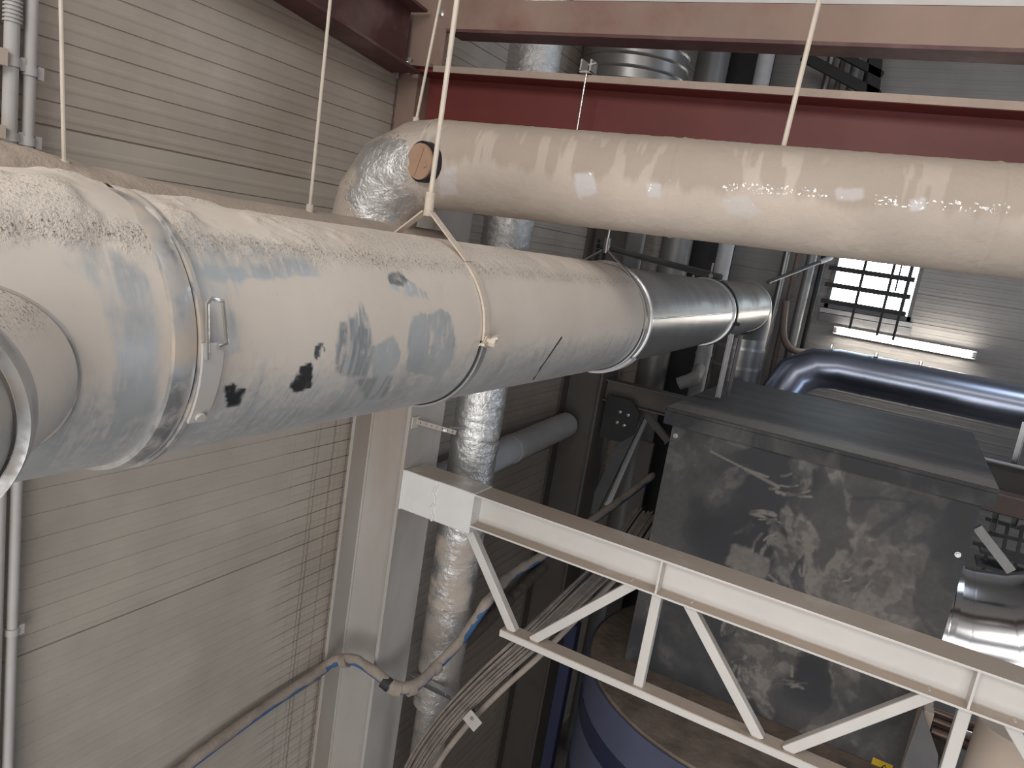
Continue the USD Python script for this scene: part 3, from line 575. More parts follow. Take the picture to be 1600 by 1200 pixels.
for k in range(80):                              # flared fillet where the branch leaves the shell
    t = 2 * math.pi * k / 80; d, s, u = frame(bd); o = bo + BR * (math.cos(t) * s + math.sin(t) * u); c = ax(o[1])
    A_ = bd[0] ** 2 + bd[2] ** 2; B_ = 2 * ((o[0] - c[0]) * bd[0] + (o[2] - c[2]) * bd[2]); C_ = (o[0] - c[0]) ** 2 + (o[2] - c[2]) ** 2 - (R + 0.001) ** 2
    fil.append(o + bd * ((-B_ + math.sqrt(max(0, B_ * B_ - 4 * A_ * C_))) / (2 * A_)))
obj('branch_seam', sweep(fil + [fil[0]], 0.004, 8), 'galvanized_dusty', md)

# hangers
def hanger(y, label, rod_top, m_up, m_low, rod_mat, rod_r=0.006, apex=0.075, group=None, wing=True):
    c = ax(y); t = thing('duct_hanger', label, 'pipe hanger', loc=(c[0], y, c[2] + R))
    rr = R + 0.007; ap = c + [0, 0, R + apex]
    ang = math.degrees(math.acos(rr / (R + apex)))
    for s in (-1, 1):
        a, b = ap + [s * 0.012, 0, 0], onduct(y, s * ang, rr + 0.003)
        obj('strap_leg', bar(a, b, 0.028, 0.005, up=(s * 0.6, 0, 0.8)), m_up, t)
    lead = onduct(y, ang, rr)
    obj('upper_band', arc_strip(y, 0.028, ang, 92, R + 0.002, R + 0.0085), m_up, t); obj('upper_band', arc_strip(y, 0.028, -92, -ang, R + 0.002, R + 0.0085), m_up, t)
    obj('lower_band', [arc_strip(y, 0.024, 92, 268, R + 0.004, R + 0.010, 40)], m_low, t, label='bare lower half of the band')
    obj('rubber_lining', [arc_strip(y, 0.036, 92, 268, R - 0.001, R + 0.0045, 40)], 'rubber', t)
    obj('rod_nut', [cyl(ap - [0, 0, 0.012], ap + [0, 0, 0.055], 0.014, 16)], m_up, t)
    obj('rod', cyl(ap, rod_top, rod_r, 12), rod_mat, t)
    if wing:
        q = onduct(y, 92, R + 0.012); o = [bar(q, q + np.array([0.035 * math.cos(g), 0.045 * math.sin(g), 0.02 * math.sin(g + 1)]), 0.012, 0.007) for g in np.arange(0, 6.28, 1.2566)]
        obj('closing_bolt', o + bolt(q, (1, 0, 0), 0.012, 0.03), m_up, t)
    return t
tp = at(714, 0, y=1.80); bt = ax(1.80) + [0, 0, R + 0.075]; dirr = (tp - bt) / np.linalg.norm(tp - bt)
hanger(1.80, 'dust covered strap and long rod hanging the foreground stretch of the big duct', bt + dirr * (ZC - bt[2]) / dirr[2], 'dust_strap', 'galvanized', 'rod_dusty', 0.0075)
hanger(3.20, 'thin dark strap hanger at the joint below the wrapped duct', np.array([ax(3.2)[0], 3.2, 1.0]) * [1, 1, 0] + [0, 0, 0.5], 'dark_galvanized', 'galvanized', 'galvanized', 0.0045, 0.06, wing=False)

# ================================================================ REAR DUCT (dust heaped) and its rods
XD, ZD, RD = -2.09, -0.215, 0.20
rd = thing('rear_duct', 'dust heaped round duct lying behind the big duct along the wall', 'air duct', loc=(XD, 1, ZD))
ys = np.linspace(-0.8, 3.05, 380); th = np.linspace(-np.pi, np.pi, 120, endpoint=False)
YY, TT = np.meshgrid(ys, th, indexing='ij'); y, t = YY.ravel(), TT.ravel()
q3 = np.stack([y, np.cos(t) * RD, np.sin(t) * RD], 1)
cr_ = smoothstep(75, 20, np.abs(np.degrees(t))); hp_ = meshkit.fbm(q3 * 5, 4, 21); lump = smoothstep(1.9, 0.7, y)
rr = RD + cr_ * (0.004 + 0.05 * lump * smoothstep(0.35, 0.8, hp_) + 0.02 * lump)
Vr = np.stack([XD + rr * np.sin(t), y, ZD + rr * np.cos(t)], 1)
n0, n1 = YY.shape; I = np.arange(n0 * n1).reshape(n0, n1); J = np.roll(I, -1, 1)
Fr = np.vstack([np.stack([I[:-1].ravel(), J[:-1].ravel(), J[1:].ravel()], 1), np.stack([I[:-1].ravel(), J[1:].ravel(), I[1:].ravel()], 1)])
m = trimesh.Trimesh(Vr, Fr, process=False)
if m.face_normals[0] @ (Vr[Fr[0]].mean(0) - [XD, Vr[Fr[0]].mean(0)[1], ZD]) < 0: m.invert()
obj('shell', m, 'thick_dust', rd, smooth=True)
obj('end_cap', cyl((XD, 3.045, ZD), (XD, 3.06, ZD), RD, 48), 'thick_dust', rd)
def rod(name, label, a, b, r, m, group=None, foot=True):
    t = thing(name, label, 'hanging rod', loc=b, group=group)
    obj('rod', cyl(a, b, r, 12), m, t)
    if foot: obj('rod_nut', cyl(np.array(b) - [0, 0, 0.004], np.array(b) + [0, 0, 0.03], r * 2.2, 12), m, t)
    return t
def rod_px(label, p0, p1, y, down, r, m='rod_dusty'):
    a, b = at(*p0, y=y), at(*p1, y=y); d = (a - b) / (a[2] - b[2])
    rod('hanging_rod', label, b + d * (ZC - b[2]), b - d * down, r, m)
rod_px('leftmost thin dusty rod holding the heaped rear duct', (95, 0), (100, 250), 1.205, 0.03, 0.0055)
rod_px('thin dusty rod in front of the ribbed wall between the conduits and the red beam', (516, 0), (485, 315), 2.14, 0.04, 0.0065)
rod_px('rod holding the wrapped duct at its bend beside the red beam end', (688, 0), (652, 180), 2.72, 0.04, 0.0065)
rod_px('dusty rod holding the wrapped duct on the right, crossing both beams', (1280, 0), (1225, 225), 2.92, 0.05, 0.0095)
bc = thing('beam_clamp_rod', 'thin zinc rod with a clamp on the red beam flange', 'hanging rod', loc=(-1.55, 3.33, 0.8))
a, b = at(916, 118, y=3.325), at(901, 207, y=3.325)
obj('rod', cyl(a + [0, 0, 0.02], b - [0, 0, 0.2], 0.0055, 12), 'bright_zinc', bc)
zt = a[2] + 0.012
obj('clamp_body', [box((a[0] - 0.028, 3.30, zt - 0.004), (a[0] + 0.028, 3.37, zt + 0.004)), box((a[0] - 0.028, 3.30, zt), (a[0] - 0.02, 3.37, zt + 0.055)), box((a[0] + 0.02, 3.30, zt), (a[0] + 0.028, 3.37, zt + 0.055))], 'bright_zinc', bc)
obj('clamp_screw', cyl((a[0] + 0.012, 3.31, zt + 0.03), (a[0] + 0.05, 3.31, zt + 0.04), 0.008, 12), 'bright_zinc', bc)

# ================================================================ WRAPPED DUCT
wd = thing('wrapped_duct', 'foil wrapped duct covered in dust crossing in front of the red beam', 'air duct', loc=(-2.0, 2.74, 0.26))
A0, A1 = np.array([-1.93, 2.745, 0.264]), np.array([0.80, 3.116, 0.340]); R2 = 0.186
dA = (A1 - A0) / np.linalg.norm(A1 - A0); L2 = np.linalg.norm(A1 - A0); _, sA, uA = frame(dA)
def pix2(px, py):
    d = ray(px, py); w = np.cross(d, dA); n = w @ w
    # nearest hit of the line of sight with the cylinder about the duct axis
    dp = d - dA * (d @ dA); o = -A0; op = o - dA * (o @ dA); a, b, c = dp @ dp, 2 * dp @ op, op @ op - R2 ** 2
    D = max(0, b * b - 4 * a * c); p = d * (-b - math.sqrt(D)) / (2 * a); q = p - A0
    return q @ dA, R2 * math.atan2(q @ sA, q @ uA)
def poly2(*pts): return Polygon([pix2(*p) for p in pts]).buffer(0)
L_ = np.linspace(0, L2, 520); th = np.linspace(-np.pi, np.pi, 200, endpoint=False)
LL, TT = np.meshgrid(L_, th, indexing='ij'); l, t = LL.ravel(), TT.ravel()
P2 = np.stack([l, R2 * t], 1); q3 = np.stack([l, np.cos(t) * R2, np.sin(t) * R2], 1)
mid = meshkit.fbm(q3 * 6, 4, 31); fine = meshkit.fbm(q3 * 42, 3, 32); streak = meshkit.fbm(np.stack([l * 26, R2 * t * 3.2, 0 * l], 1), 3, 33)
deg = np.degrees(t); front = deg if sA[1] < 0 else -deg
FOIL = [(poly2((900, 275), (925, 272), (930, 300), (905, 306)), 0.9), (poly2((1012, 290), (1030, 290), (1028, 305), (1014, 306)), 0.9), (poly2((1132, 312), (1165, 308), (1185, 330), (1170, 338), (1138, 330)), 0.55),
        (poly2((690, 270), (712, 262), (712, 300), (690, 305)), 0.6), (poly2((1425, 315), (1442, 312), (1442, 325), (1425, 328)), 0.9), (poly2((1310, 298), (1345, 298), (1345, 308), (1310, 310)), 0.6)]
dust2 = 0.80 + 0.0 * l; pale2 = 0.0 * l
for s, k in FOIL: pale2 = np.maximum(pale2, k * soft(P2, s, 0.014, 0.02 * (fine - 0.5)))
line = LineString([pix2(*p) for p in ((1050, 287), (1150, 292), (1300, 303), (1430, 318), (1570, 326))])
dl = shapely.distance(line, shapely.points(P2[:, 0], P2[:, 1]))
glint2 = smoothstep(0.022, 0.006, dl) * smoothstep(0.40, 0.50, mid) + 0.8 * pale2 * smoothstep(0.5, 0.6, fine)
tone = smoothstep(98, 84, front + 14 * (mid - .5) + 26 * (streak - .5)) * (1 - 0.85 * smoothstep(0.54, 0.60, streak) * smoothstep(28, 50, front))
wob = 0.004 * (mid - 0.5) + 0.0022 * (fine - 0.5) + 0.004 * smoothstep(40, 0, np.abs(front)) * (fine - 0.2)
wob += 0.003 * np.exp(-((l - np.round(l / 1.05) * 1.05) / 0.006) ** 2)
V2 = A0 + dA * l[:, None] + (R2 + wob)[:, None] * (np.cos(t)[:, None] * uA + np.sin(t)[:, None] * sA)
n0, n1 = LL.shape; I = np.arange(n0 * n1).reshape(n0, n1); J = np.roll(I, -1, 1)
F2 = np.vstack([np.stack([I[:-1].ravel(), J[:-1].ravel(), J[1:].ravel()], 1), np.stack([I[:-1].ravel(), J[1:].ravel(), I[1:].ravel()], 1)])
m = trimesh.Trimesh(V2, F2, process=False)
if m.face_normals[0] @ (V2[F2[0]].mean(0) - A0 - dA * ((V2[F2[0]].mean(0) - A0) @ dA)) < 0: m.invert()
obj('wrapped_run', m, 'foil_duct', wd, attrs=dict(dust=np.clip(dust2, 0, 1), tone=tone * 0.62, glint=glint2, pale=pale2))
obj('wrapped_run', sweep([A1 - dA * 0.005, A1, A1 + [0.3, 0.01, 0.008], [XR - 0.02, A1[1] + 0.01, A1[2] + 0.008]], R2 - 0.001, 96, caps=False), 'foil_dusty', wd)
eb = [A0 + dA * 0.01, A0, A0 + [-0.075, -0.005, -0.012], A0 + [-0.19, -0.018, -0.075], A0 + [-0.265, -0.026, -0.19], A0 + [-0.28, -0.03, -0.30], A0 + [-0.28, -0.03, -0.44]]
def densify(P, step=0.02):
    o = []
    for a, b in zip(P[:-1], P[1:]):
        n = max(1, int(np.linalg.norm(np.array(b) - a) / step)); o += [np.array(a) + (np.array(b) - a) * k / n for k in range(n)]
    return np.array(o + [P[-1]])
em = sweep(densify(eb, 0.5), R2 + 0.001, 72, caps=False); em = em.subdivide().subdivide()
V = np.array(em.vertices); nf = meshkit.fbm(V * 14, 4, 41); ef = em.vertex_normals
em.vertices = V + ef * (0.009 * (meshkit.fbm(V * 22, 3, 42) - 0.5))[:, None]
g = np.linalg.norm((V - at(592, 283, y=2.56)) * [1, 1, 0.75], axis=1)
obj('bend', em, 'foil_duct', wd, attrs=dict(dust=np.clip(0.80 - 0.75 * smoothstep(0.20, 0.07, g + 0.16 * (nf - .5)), 0, 1), glint=smoothstep(0.22, 0.10, g), pale=0 * g, tone=0.75 * smoothstep(0.25, 0.75, ef[:, 2]) * smoothstep(0.35, 0.55, nf + .1)))
# inspection cap
cp = at(661, 253, y=2.567); cn = np.array([-0.05, -1, -0.05]); cn /= np.linalg.norm(cn)
pc_l, pc_a = pix2(661, 253); cpt = A0 + dA * pc_l + R2 * (math.cos(pc_a / R2) * uA + math.sin(pc_a / R2) * sA); rad = cpt - A0 - dA * pc_l; rad /= np.linalg.norm(rad)
rad = rad * 0.94 - dA * 0.34; rad /= np.linalg.norm(rad)
cap = obj('inspection_cap', sweep([cpt - rad * 0.05, cpt + rad * 0.022], 0.072, 48), 'cap_brown', wd, label='round brown cap closing an opening')
d_, s_c, u_c = frame(rad)
obj('cap_gap', lathe([(0.071, -0.03), (0.082, -0.03), (0.082, 0.010), (0.071, 0.010)], cpt, rad, 48), 'rubber', cap)
cw = cpt + rad * 0.024
obj('cap_handle', [bar(cw + u_c * 0.055 - s_c * 0.02, cw - u_c * 0.055 + s_c * 0.025, 0.014, 0.006, up=rad), bar(cw + u_c * 0.0 - s_c * 0.035, cw - u_c * 0.02 - s_c * 0.042, 0.018, 0.004, up=rad)], 'cap_brown', cap)

# vertical foil pipe beside the column
fp = thing('foil_riser', 'crinkled silver foil wrapped riser pipe standing beside the column', 'wrapped pipe', loc=(-2.18, 3.92, -4))
PX, PY, PR = -2.185, 3.92, 0.150
def crinkle(zs, r, seed, amp):
    m = sweep([(PX, PY, z) for z in zs], r, 96, caps=False, up=(0, 1, 0)); V = np.array(m.vertices); n = m.vertex_normals
    m.vertices = V + n * (amp * (meshkit.fbm(V * [30, 30, 45], 3, seed) - 0.5) + amp * 0.8 * (meshkit.noise(V * [8, 8, 60], seed + 1) - .5))[:, None]; return m
obj('foil_wrap', crinkle(np.arange(-1.88, 3.3, 0.011), PR, 51, 0.008), 'foil_bare', fp, smooth=True)
obj('foil_wrap', crinkle(np.arange(-2.36, -1.86, 0.011), PR, 52, 0.007), 'foil_dusty', fp, smooth=True)
obj('foil_wrap', crinkle(np.arange(-3.10, -2.34, 0.015), PR - 0.001, 53, 0.004), 'foil_grime', fp, smooth=True)
obj('tape_band', crinkle(np.arange(-1.30, -1.22, 0.01), PR + 0.005, 54, 0.008), 'foil_bare', fp, smooth=True)
obj('lower_pipe', crinkle(np.arange(-6.0, -3.08, 0.03), PR - 0.035, 55, 0.003), 'foil_grime', fp, smooth=True)
br = thing('perforated_bracket', 'small perforated strap bracket between the column flange and foil riser', 'bracket', loc=(-2.25, 3.38, -1.05))
q0, q1 = at(648, 660, x=-2.285), at(712, 676, y=3.72)
pq = [np.array([-2.288, 3.40, q0[2]]), np.array([-2.288, 3.47, q0[2]])]
obj('foot_plate', box((-2.294, 3.36, q0[2] - 0.035), (-2.288, 3.42, q0[2] + 0.03)), 'rod_dusty', br)
d = (q1 - pq[0]); n_ = np.linalg.norm(d)
strip = Polygon([(0, -0.014), (n_, -0.014), (n_, 0.014), (0, 0.014)])
for k in range(7): strip = strip.difference(Point(0.03 + k * (n_ - 0.06) / 6, 0).buffer(0.006, quad_segs=4))
sm = trimesh.creation.extrude_polygon(strip, 0.003, engine='earcut'); dd = d / n_; zz = np.array([0, 0, 1.]); zz -= dd * (zz @ dd); zz /= np.linalg.norm(zz)
T = np.eye(4); T[:3, 0], T[:3, 1], T[:3, 2], T[:3, 3] = dd, zz, np.cross(dd, zz), pq[0]; sm.apply_transform(T)
obj('perforated_strip', sm, 'rod_dusty', br)
obj('strip_bolt', bolt(pq[0] + d * 0.72, (0.3, -1, 0), 0.009, 0.02) + [cyl(pq[0] + d * 0.82 + [0, 0, 0.02], q1 + [0.04, 0.03, 0.03], 0.006, 8)], 'galvanized', br)

# ================================================================ THE BLACK ENCLOSURE
bx = thing('black_enclosure', 'large black sheet clad enclosure with smeared dust and an overhanging lid', 'machine enclosure', loc=(-0.33, 6.0, -2.9))
BX0, BX1, BY0, BY1, BZ0, BZ1 = -1.275, 0.625, 5.09, 7.20, -2.93, -1.0
obj('body', box((BX0, BY0 + 0.003, BZ0), (BX1, BY1, BZ1), 0.004), 'box_rubber', bx)
def grid_sheet(x0, x1, v0, v1, step, place):
    xs, vs = np.arange(x0, x1 + 1e-6, (x1 - x0) / round((x1 - x0) / step)), np.arange(v0, v1 + 1e-6, (v1 - v0) / round((v1 - v0) / step))
    X, Z = np.meshgrid(xs, vs, indexing='ij'); n0, n1 = X.shape; I = np.arange(n0 * n1).reshape(n0, n1)
    F = np.vstack([np.stack([I[:-1, :-1].ravel(), I[1:, :-1].ravel(), I[1:, 1:].ravel()], 1), np.stack([I[:-1, :-1].ravel(), I[1:, 1:].ravel(), I[:-1, 1:].ravel()], 1)])
    return trimesh.Trimesh(place(X.ravel(), Z.ravel()), F, process=False), X.ravel(), Z.ravel()
sm_, X, Z = grid_sheet(BX0, BX1, BZ0, BZ1, 0.0065, lambda x, z: np.stack([x, BY0 + 0 * x, z], 1))
q = np.stack([X, Z, 0 * X], 1); w1 = meshkit.fbm(q * 1.7 + 3, 4, 71); w2 = meshkit.fbm(q * [5, 3.4, 1] + np.stack([w1, w1, 0 * X], 1) * 2.5, 5, 72); w3 = meshkit.fbm(q * 16 + np.stack([w2, w1, 0 * X], 1) * 3, 4, 73)
zone = np.exp(-((X + 0.22 - 0.12 * np.sin(2 * Z)) / 0.42) ** 2) * 0.9 + 0.40 * np.exp(-((X - 0.38) / 0.14) ** 2 - ((Z + 1.7) / 0.5) ** 2)
smear = 0.30 * smoothstep(0.36, 0.66, w1) + (0.20 + 0.55 * zone) * smoothstep(0.48, 0.60, w2) * (0.45 + 0.8 * smoothstep(0.38, 0.6, w3))
smear *= 1 - 0.55 * smoothstep(0.50, 0.62, meshkit.fbm(q * 3.1 + 9, 3, 74)) * (1 - 0.5 * zone)
sr = np.random.RandomState(12)
for k in range(95):                                           # finger and glove wipes, in fans
    if k % 6 == 0: c0 = np.array([sr.normal(-0.28, 0.28), sr.uniform(-2.75, -1.1)]); g0 = sr.uniform(0, 6.28)
    g1 = g0 + sr.normal(0, 0.28); ln_ = sr.uniform(0.05, 0.17); st_ = c0 + sr.normal(0, 0.03, 2); mid_ = st_ + ln_ * 0.5 * np.array([math.cos(g1), math.sin(g1)]); en = mid_ + ln_ * 0.5 * np.array([math.cos(g1 + 0.35), math.sin(g1 + 0.35)])
    box_ = (np.abs(X - mid_[0]) < 0.2) & (np.abs(Z - mid_[1]) < 0.2)
    d_ = shapely.distance(LineString([st_, mid_, en]), shapely.points(X[box_], Z[box_])); ww = sr.uniform(0.004, 0.011)
    smear[box_] = np.maximum(smear[box_], sr.uniform(0.5, 1.0) * smoothstep(ww * 1.8, ww * 0.5, d_) * (0.4 + 0.9 * smoothstep(0.35, 0.6, w3[box_])))
for pts, v, ww in ((((1112, 706), (1165, 733), (1200, 745)), 0.95, 0.006), (((1165, 733), (1215, 760)), 0.8, 0.010), (((1330, 780), (1375, 778), (1420, 784)), -0.5, 0.010)):
    P_ = [at(*p, y=BY0)[[0, 2]] for p in pts]; d_ = shapely.distance(LineString(P_), shapely.points(X, Z)); g_ = smoothstep(ww * 1.6, ww * 0.6, d_)
    smear = smear + v * g_ * (1 - smear) if v > 0 else smear * (1 + v * g_)
for pg, v in ((((1140, 880), (1150, 855), (1175, 862), (1200, 875), (1195, 900), (1160, 905)), 0.75), (((1380, 880), (1410, 850), (1450, 862), (1440, 900), (1400, 910)), 0.45)):
    d_ = shapely.distance(Polygon([at(*p, y=BY0)[[0, 2]] for p in pg]), shapely.points(X, Z)); smear = np.maximum(smear, v * (1 - smoothstep(0, 0.03, d_ + 0.06 * (w3 - 0.45))))
obj('front_sheet', sm_, 'box_painted', bx, attrs=dict(smear=np.clip(smear, 0, 1)))
lid = obj('lid', [box((BX0 - 0.06, BY0 - 0.045, BZ1), (BX1 + 0.06, BY1 + 0.05, BZ1 + 0.035), 0.008), box((BX0 - 0.06, BY0 - 0.045, BZ1 - 0.085), (BX1 + 0.06, BY0 - 0.030, BZ1 + 0.01)), box((BX0 - 0.06, BY0 - 0.03, BZ1 - 0.085), (BX0 - 0.045, BY1 + 0.05, BZ1 + 0.01)), box((BX1 + 0.045, BY0 - 0.03, BZ1 - 0.085), (BX1 + 0.06, BY1 + 0.05, BZ1 + 0.01))], 'box_smeared', bx)
sm_, X, Y_ = grid_sheet(BX0 - 0.058, BX1 + 0.058, BY0 - 0.043, BY1 + 0.048, 0.012, lambda x, y: np.stack([x, y, BZ1 + 0.0365 + 0 * x], 1))
q = np.stack([X, Y_, 0 * X], 1); n1_ = meshkit.fbm(q * [3, 9, 1], 4, 81)
obj('dust_film', sm_, 'box_painted', lid, attrs=dict(smear=np.clip(0.22 + 0.85 * smoothstep(0.42, 0.12, Y_ - BY0 + 0.35 * (n1_ - 0.5)) + 0.3 * (n1_ - 0.5), 0, 1)), label='dust lying thickest along the front of the lid')
for (xx, zz) in ((BX0 + 0.035, -1.16), (BX1 - 0.045, -1.42), (BX0 + 0.04, -2.3), (BX1 - 0.05, -2.4)): obj('bolt', bolt((xx, BY0 - 0.002, zz), (0, -1, 0), 0.012, 0.012), 'galvanized', bx)
yl = thing('warning_label', 'yellow sticker low on the black enclosure', 'warning label', loc=(0.2, BY0, -2.86))
q = at(1378, 1196, y=BY0 - 0.003)
obj('sticker', box((q[0] - 0.06, BY0 - 0.004, q[2] - 0.05), (q[0] + 0.06, BY0 - 0.0015, q[2] + 0.03)), 'yellow_label', yl)
obj('triangle_mark', trimesh.creation.extrude_polygon(Polygon([(-0.02, 0), (0.02, 0), (0, 0.03)]).difference(Polygon([(-0.011, 0.005), (0.011, 0.005), (0, 0.021)])), 0.0008, engine='earcut').apply_transform(np.array([[1, 0, 0, q[0] + 0.015], [0, 0, -1, BY0 - 0.0042], [0, 1, 0, q[2] - 0.015], [0, 0, 0, 1.]])), 'black_print', yl)
ve = thing('blue_vessel', 'round blue vessel with a dirt covered top under the black enclosure', 'tank', loc=(-0.35, 5.5, ZF))
VC, VR, VZ = np.array([-0.35, 5.5, 0]), 1.28, -2.955
obj('shell', sweep([VC + [0, 0, ZF], VC + [0, 0, VZ]], VR, 128), 'blue_paint', ve)
dt = lathe([(0.001, 0.0), (VR - 0.01, 0.0), (VR - 0.02, 0.02), (VR * 0.5, 0.022), (0.001, 0.023)], VC + [0, 0, VZ - 0.001], (0, 0, 1), 128, closed=False)
obj('dirt_layer', dt, 'dirt', ve)
obj('rim', ring(VC + [0, 0, VZ - 0.02], (0, 0, 1), VR - 0.002, 0.05, 0.012, seg=128), 'blue_paint', ve)
for zz in (-3.32, -3.9): obj('band', ring(VC + [0, 0, zz], (0, 0, 1), VR - 0.002, 0.16, 0.006, seg=128), 'navy_paint', ve)
bpst = thing('blue_post', 'narrow dark blue post standing left of the blue vessel', 'post', loc=(-1.77, 5.25, ZF))
obj('shaft', box((-1.815, 5.2, ZF), (-1.725, 5.3, -2.9), 0.006), 'navy_paint', bpst); obj('foot_plate', box((-1.88, 5.13, ZF), (-1.66, 5.37, ZF + 0.02)), 'navy_paint', bpst)

# shiny bend out of the enclosure's right side
se = thing('steel_bend', 'bright polished steel bend leaving the right side of the black enclosure', 'air duct', loc=(0.7, 5.45, -1.9))
sp = [np.array(q) for q in ((0.628, 5.62, -2.10), (0.80, 5.62, -2.10), (1.08, 5.62, -2.05), (1.36, 5.62, -1.90), (1.58, 5.62, -1.66), (1.72, 5.62, -1.32), (1.95, 5.65, -1.0), (XR - 0.02, 5.65, -1.0))]
BRD = 0.45
obj('bend', sweep(sp, BRD, 96, caps=False), 'stainless', se, smooth=12)
obj('collar', ring(sp[0] + [0.05, 0, 0], (1, 0, 0), BRD - 0.002, 0.035, 0.022), 'stainless', se)
for k in (1, 2, 3, 4):
    d_k = (sp[k + 1] - sp[k]) / np.linalg.norm(sp[k + 1] - sp[k]) + (sp[k] - sp[k - 1]) / np.linalg.norm(sp[k] - sp[k - 1])
    obj('seam_ring', ring(sp[k], d_k, BRD - 0.001, 0.012, 0.005), 'stainless', se)

# ================================================================ BEHIND
fd = thing('far_duct', 'blue grey steel duct with a segmented bend below the tube lamp', 'air duct', loc=(0, 8.2, -0.8))
zc = -0.765
fpth = [np.array([XR - 0.05, 8.25, zc]), np.array([-0.25, 8.25, zc]), np.array([-0.52, 8.25, zc]), np.array([-0.74, 8.20, zc - 0.035]), np.array([-0.90, 8.12, zc - 0.15]), np.array([-0.97, 8.05, zc - 0.34]), np.array([-0.98, 8.02, zc - 0.6]), np.array([-0.98, 8.02, ZF])]
obj('shell', sweep(fpth, 0.205, 64), 'blue_steel', fd, smooth=12)
for x in (-0.25, 0.20, 1.5): obj('seam_ring', ring((x, 8.25, zc), (1, 0, 0), 0.204, 0.03, 0.006), 'blue_steel', fd)
for x in (-0.2, 0.20, -0.62): obj('screw_clip', bolt((x, 8.22, zc + 0.205), (0, 0, 1), 0.016, 0.035), 'bright_zinc', fd)

def vpipe(name, label, x, y, r, m, z0, z1, cat='pipe', rings=()):
    t = thing(name, label, cat, loc=(x, y, z0)); obj('shaft', cyl((x, y, z0), (x, y, z1), r, 32), m, t)
    for zz in rings: obj('joint_ring', ring((x, y, zz), (0, 0, 1), r - 0.001, 0.03, 0.008, seg=40), m, t)
    return t
vpipe('white_riser', 'pale white vertical pipe behind the far end of the big duct', -1.90, 8.3, 0.085, 'pale_pipe', ZF, ZC, rings=(-0.9, 1.6))
vpipe('grey_riser', 'wide grey vertical duct left of the white pipe', -2.36, 8.0, 0.165, 'grey_pipe', ZF, ZC, rings=(-0.7, 0.9))
vpipe('thin_riser', 'thin pale vertical strip pipe left of the wide grey duct', -2.52, 7.3, 0.035, 'grey_pipe', ZF, ZC)
wb = thing('white_elbow', 'white pipe stub joining the pale vertical pipe near the enclosure', 'pipe', loc=(-1.9, 8.2, -0.95))
obj('run', sweep(bez([at(1060, 600, y=7.9), at(1085, 590, y=7.95), np.array([-1.9, 8.23, at(1104, 582, y=8.1)[2]])], 6), 0.07, 20), 'pale_pipe', wb)
dp = thing('dark_tower', 'black sheet metal tower between the grey and white vertical pipes', 'duct tower', loc=(-2.2, 9.0, -3))
obj('casing', box((-2.62, 8.75, ZF), (-2.02, 9.3, ZC - 0.05), 0.01), 'dark_steel', dp)
obj('edge_strip', bar((-2.40, 8.74, ZF), (-2.40, 8.74, ZC - 0.1), 0.02, 0.02), 'grey_steel', dp)
vb = thing('ribbed_ventilator', 'wide ribbed silver ventilator drum seen between the two beams', 'ventilator', loc=(-2.2, 5.75, 1.1))
VX = np.array([-2.31, 5.75, 0]); prof = []
for k in range(0, 24):
    z = 1.18 + k * 0.09; prof += [(0.412, z), (0.424, z + 0.012), (0.412, z + 0.024)]
obj('drum', lathe(prof + [(0.40, 3.36), (0.40, 1.18)], VX, (0, 0, 1), 96), 'dark_galvanized', vb)
obj('drum_lip', ring(VX + [0, 0, 1.185], (0, 0, 1), 0.41, 0.03, 0.03), 'dark_galvanized', vb)
ch = thing('dark_channel', 'dark slotted channel sloping across behind the big duct joint', 'support channel', loc=(-2.2, 5.6, 0.2))
ca, cb = at(930, 383, y=5.62), at(1128, 434, y=5.62)
obj('channel', channel(ca, cb, 0.05, 0.05, 0.006, up=(0, -1, 0)), 'grey_steel', ch)
for dx in (0.0, 0.06): obj('drop_arm', bar(ca + [0.02 + dx, 0.03, 0.05], ca + [0.02 + dx, 0.03, -0.32], 0.022, 0.03), 'dark_steel', ch)
obj('fixing', [cyl(ax(5.64) + [0, 0, R], ax(5.64) + [0, 0, R + 0.12], 0.008, 10)] + bolt(ax(5.64) + [0, 0, R + 0.01], (0, 0, 1), 0.02, 0.025), 'bright_zinc', ch)
obj('fixing', bolt(ax(5.64) + [-0.12, 0, R - 0.02], (0, 0, 1), 0.02, 0.03), 'bright_zinc', ch)
bz = thing('brace_rod', 'thin slanting brace rod between the big duct end and the window', 'brace rod', loc=(-1.2, 8.6, 0.2))
ba, bb = at(1200, 441, y=7.6), at(1300, 402, y=9.0)
obj('rod', cyl(ba, bb, 0.02, 12), 'grey_steel', bz); obj('bright_sleeve', cyl(ba + (bb - ba) * 0.78, ba + (bb - ba) * 0.98, 0.026, 12), 'pale_pipe', bz)
PIPES = [(1262, 430, 9.2, 0.055, 'grey_pipe', 'grey'), (1238, 440, 9.25, 0.030, 'brown_pipe', 'brown'), (1222, 430, 9.3, 0.04, 'dark_galvanized', 'dull'), (1278, 440, 9.3, 0.03, 'dark_steel', 'black')]
wh = {'grey': 'grey vertical pipe left of the far window, thickest of its cluster', 'brown': 'brown vertical pipe in the cluster left of the far window', 'dull': 'dull metal vertical pipe at the left of the cluster by the window', 'black': 'black vertical pipe right beside the far window frame'}
for px, py, yy, r, mm, k in PIPES:
    p = at(px, py, y=yy); vpipe('wall_pipe', wh[k], p[0], yy, r, mm, -2.5, ZC)
bp = thing('pipe_bend', 'brown pipe bend turning toward the far wall by the enclosure', 'pipe', loc=(-1.2, 9.0, -0.7))
obj('run', sweep(bez([at(1228, 470, y=9.0), at(1224, 520, y=9.0), at(1236, 545, y=9.0), at(1270, 552, y=9.2)], 8), 0.04, 20), 'brown_pipe', bp)
hs = thing('hanger_strut', 'thin upright strut under the big duct far joint', 'support strut', loc=(-1.5, 5.7, -1))
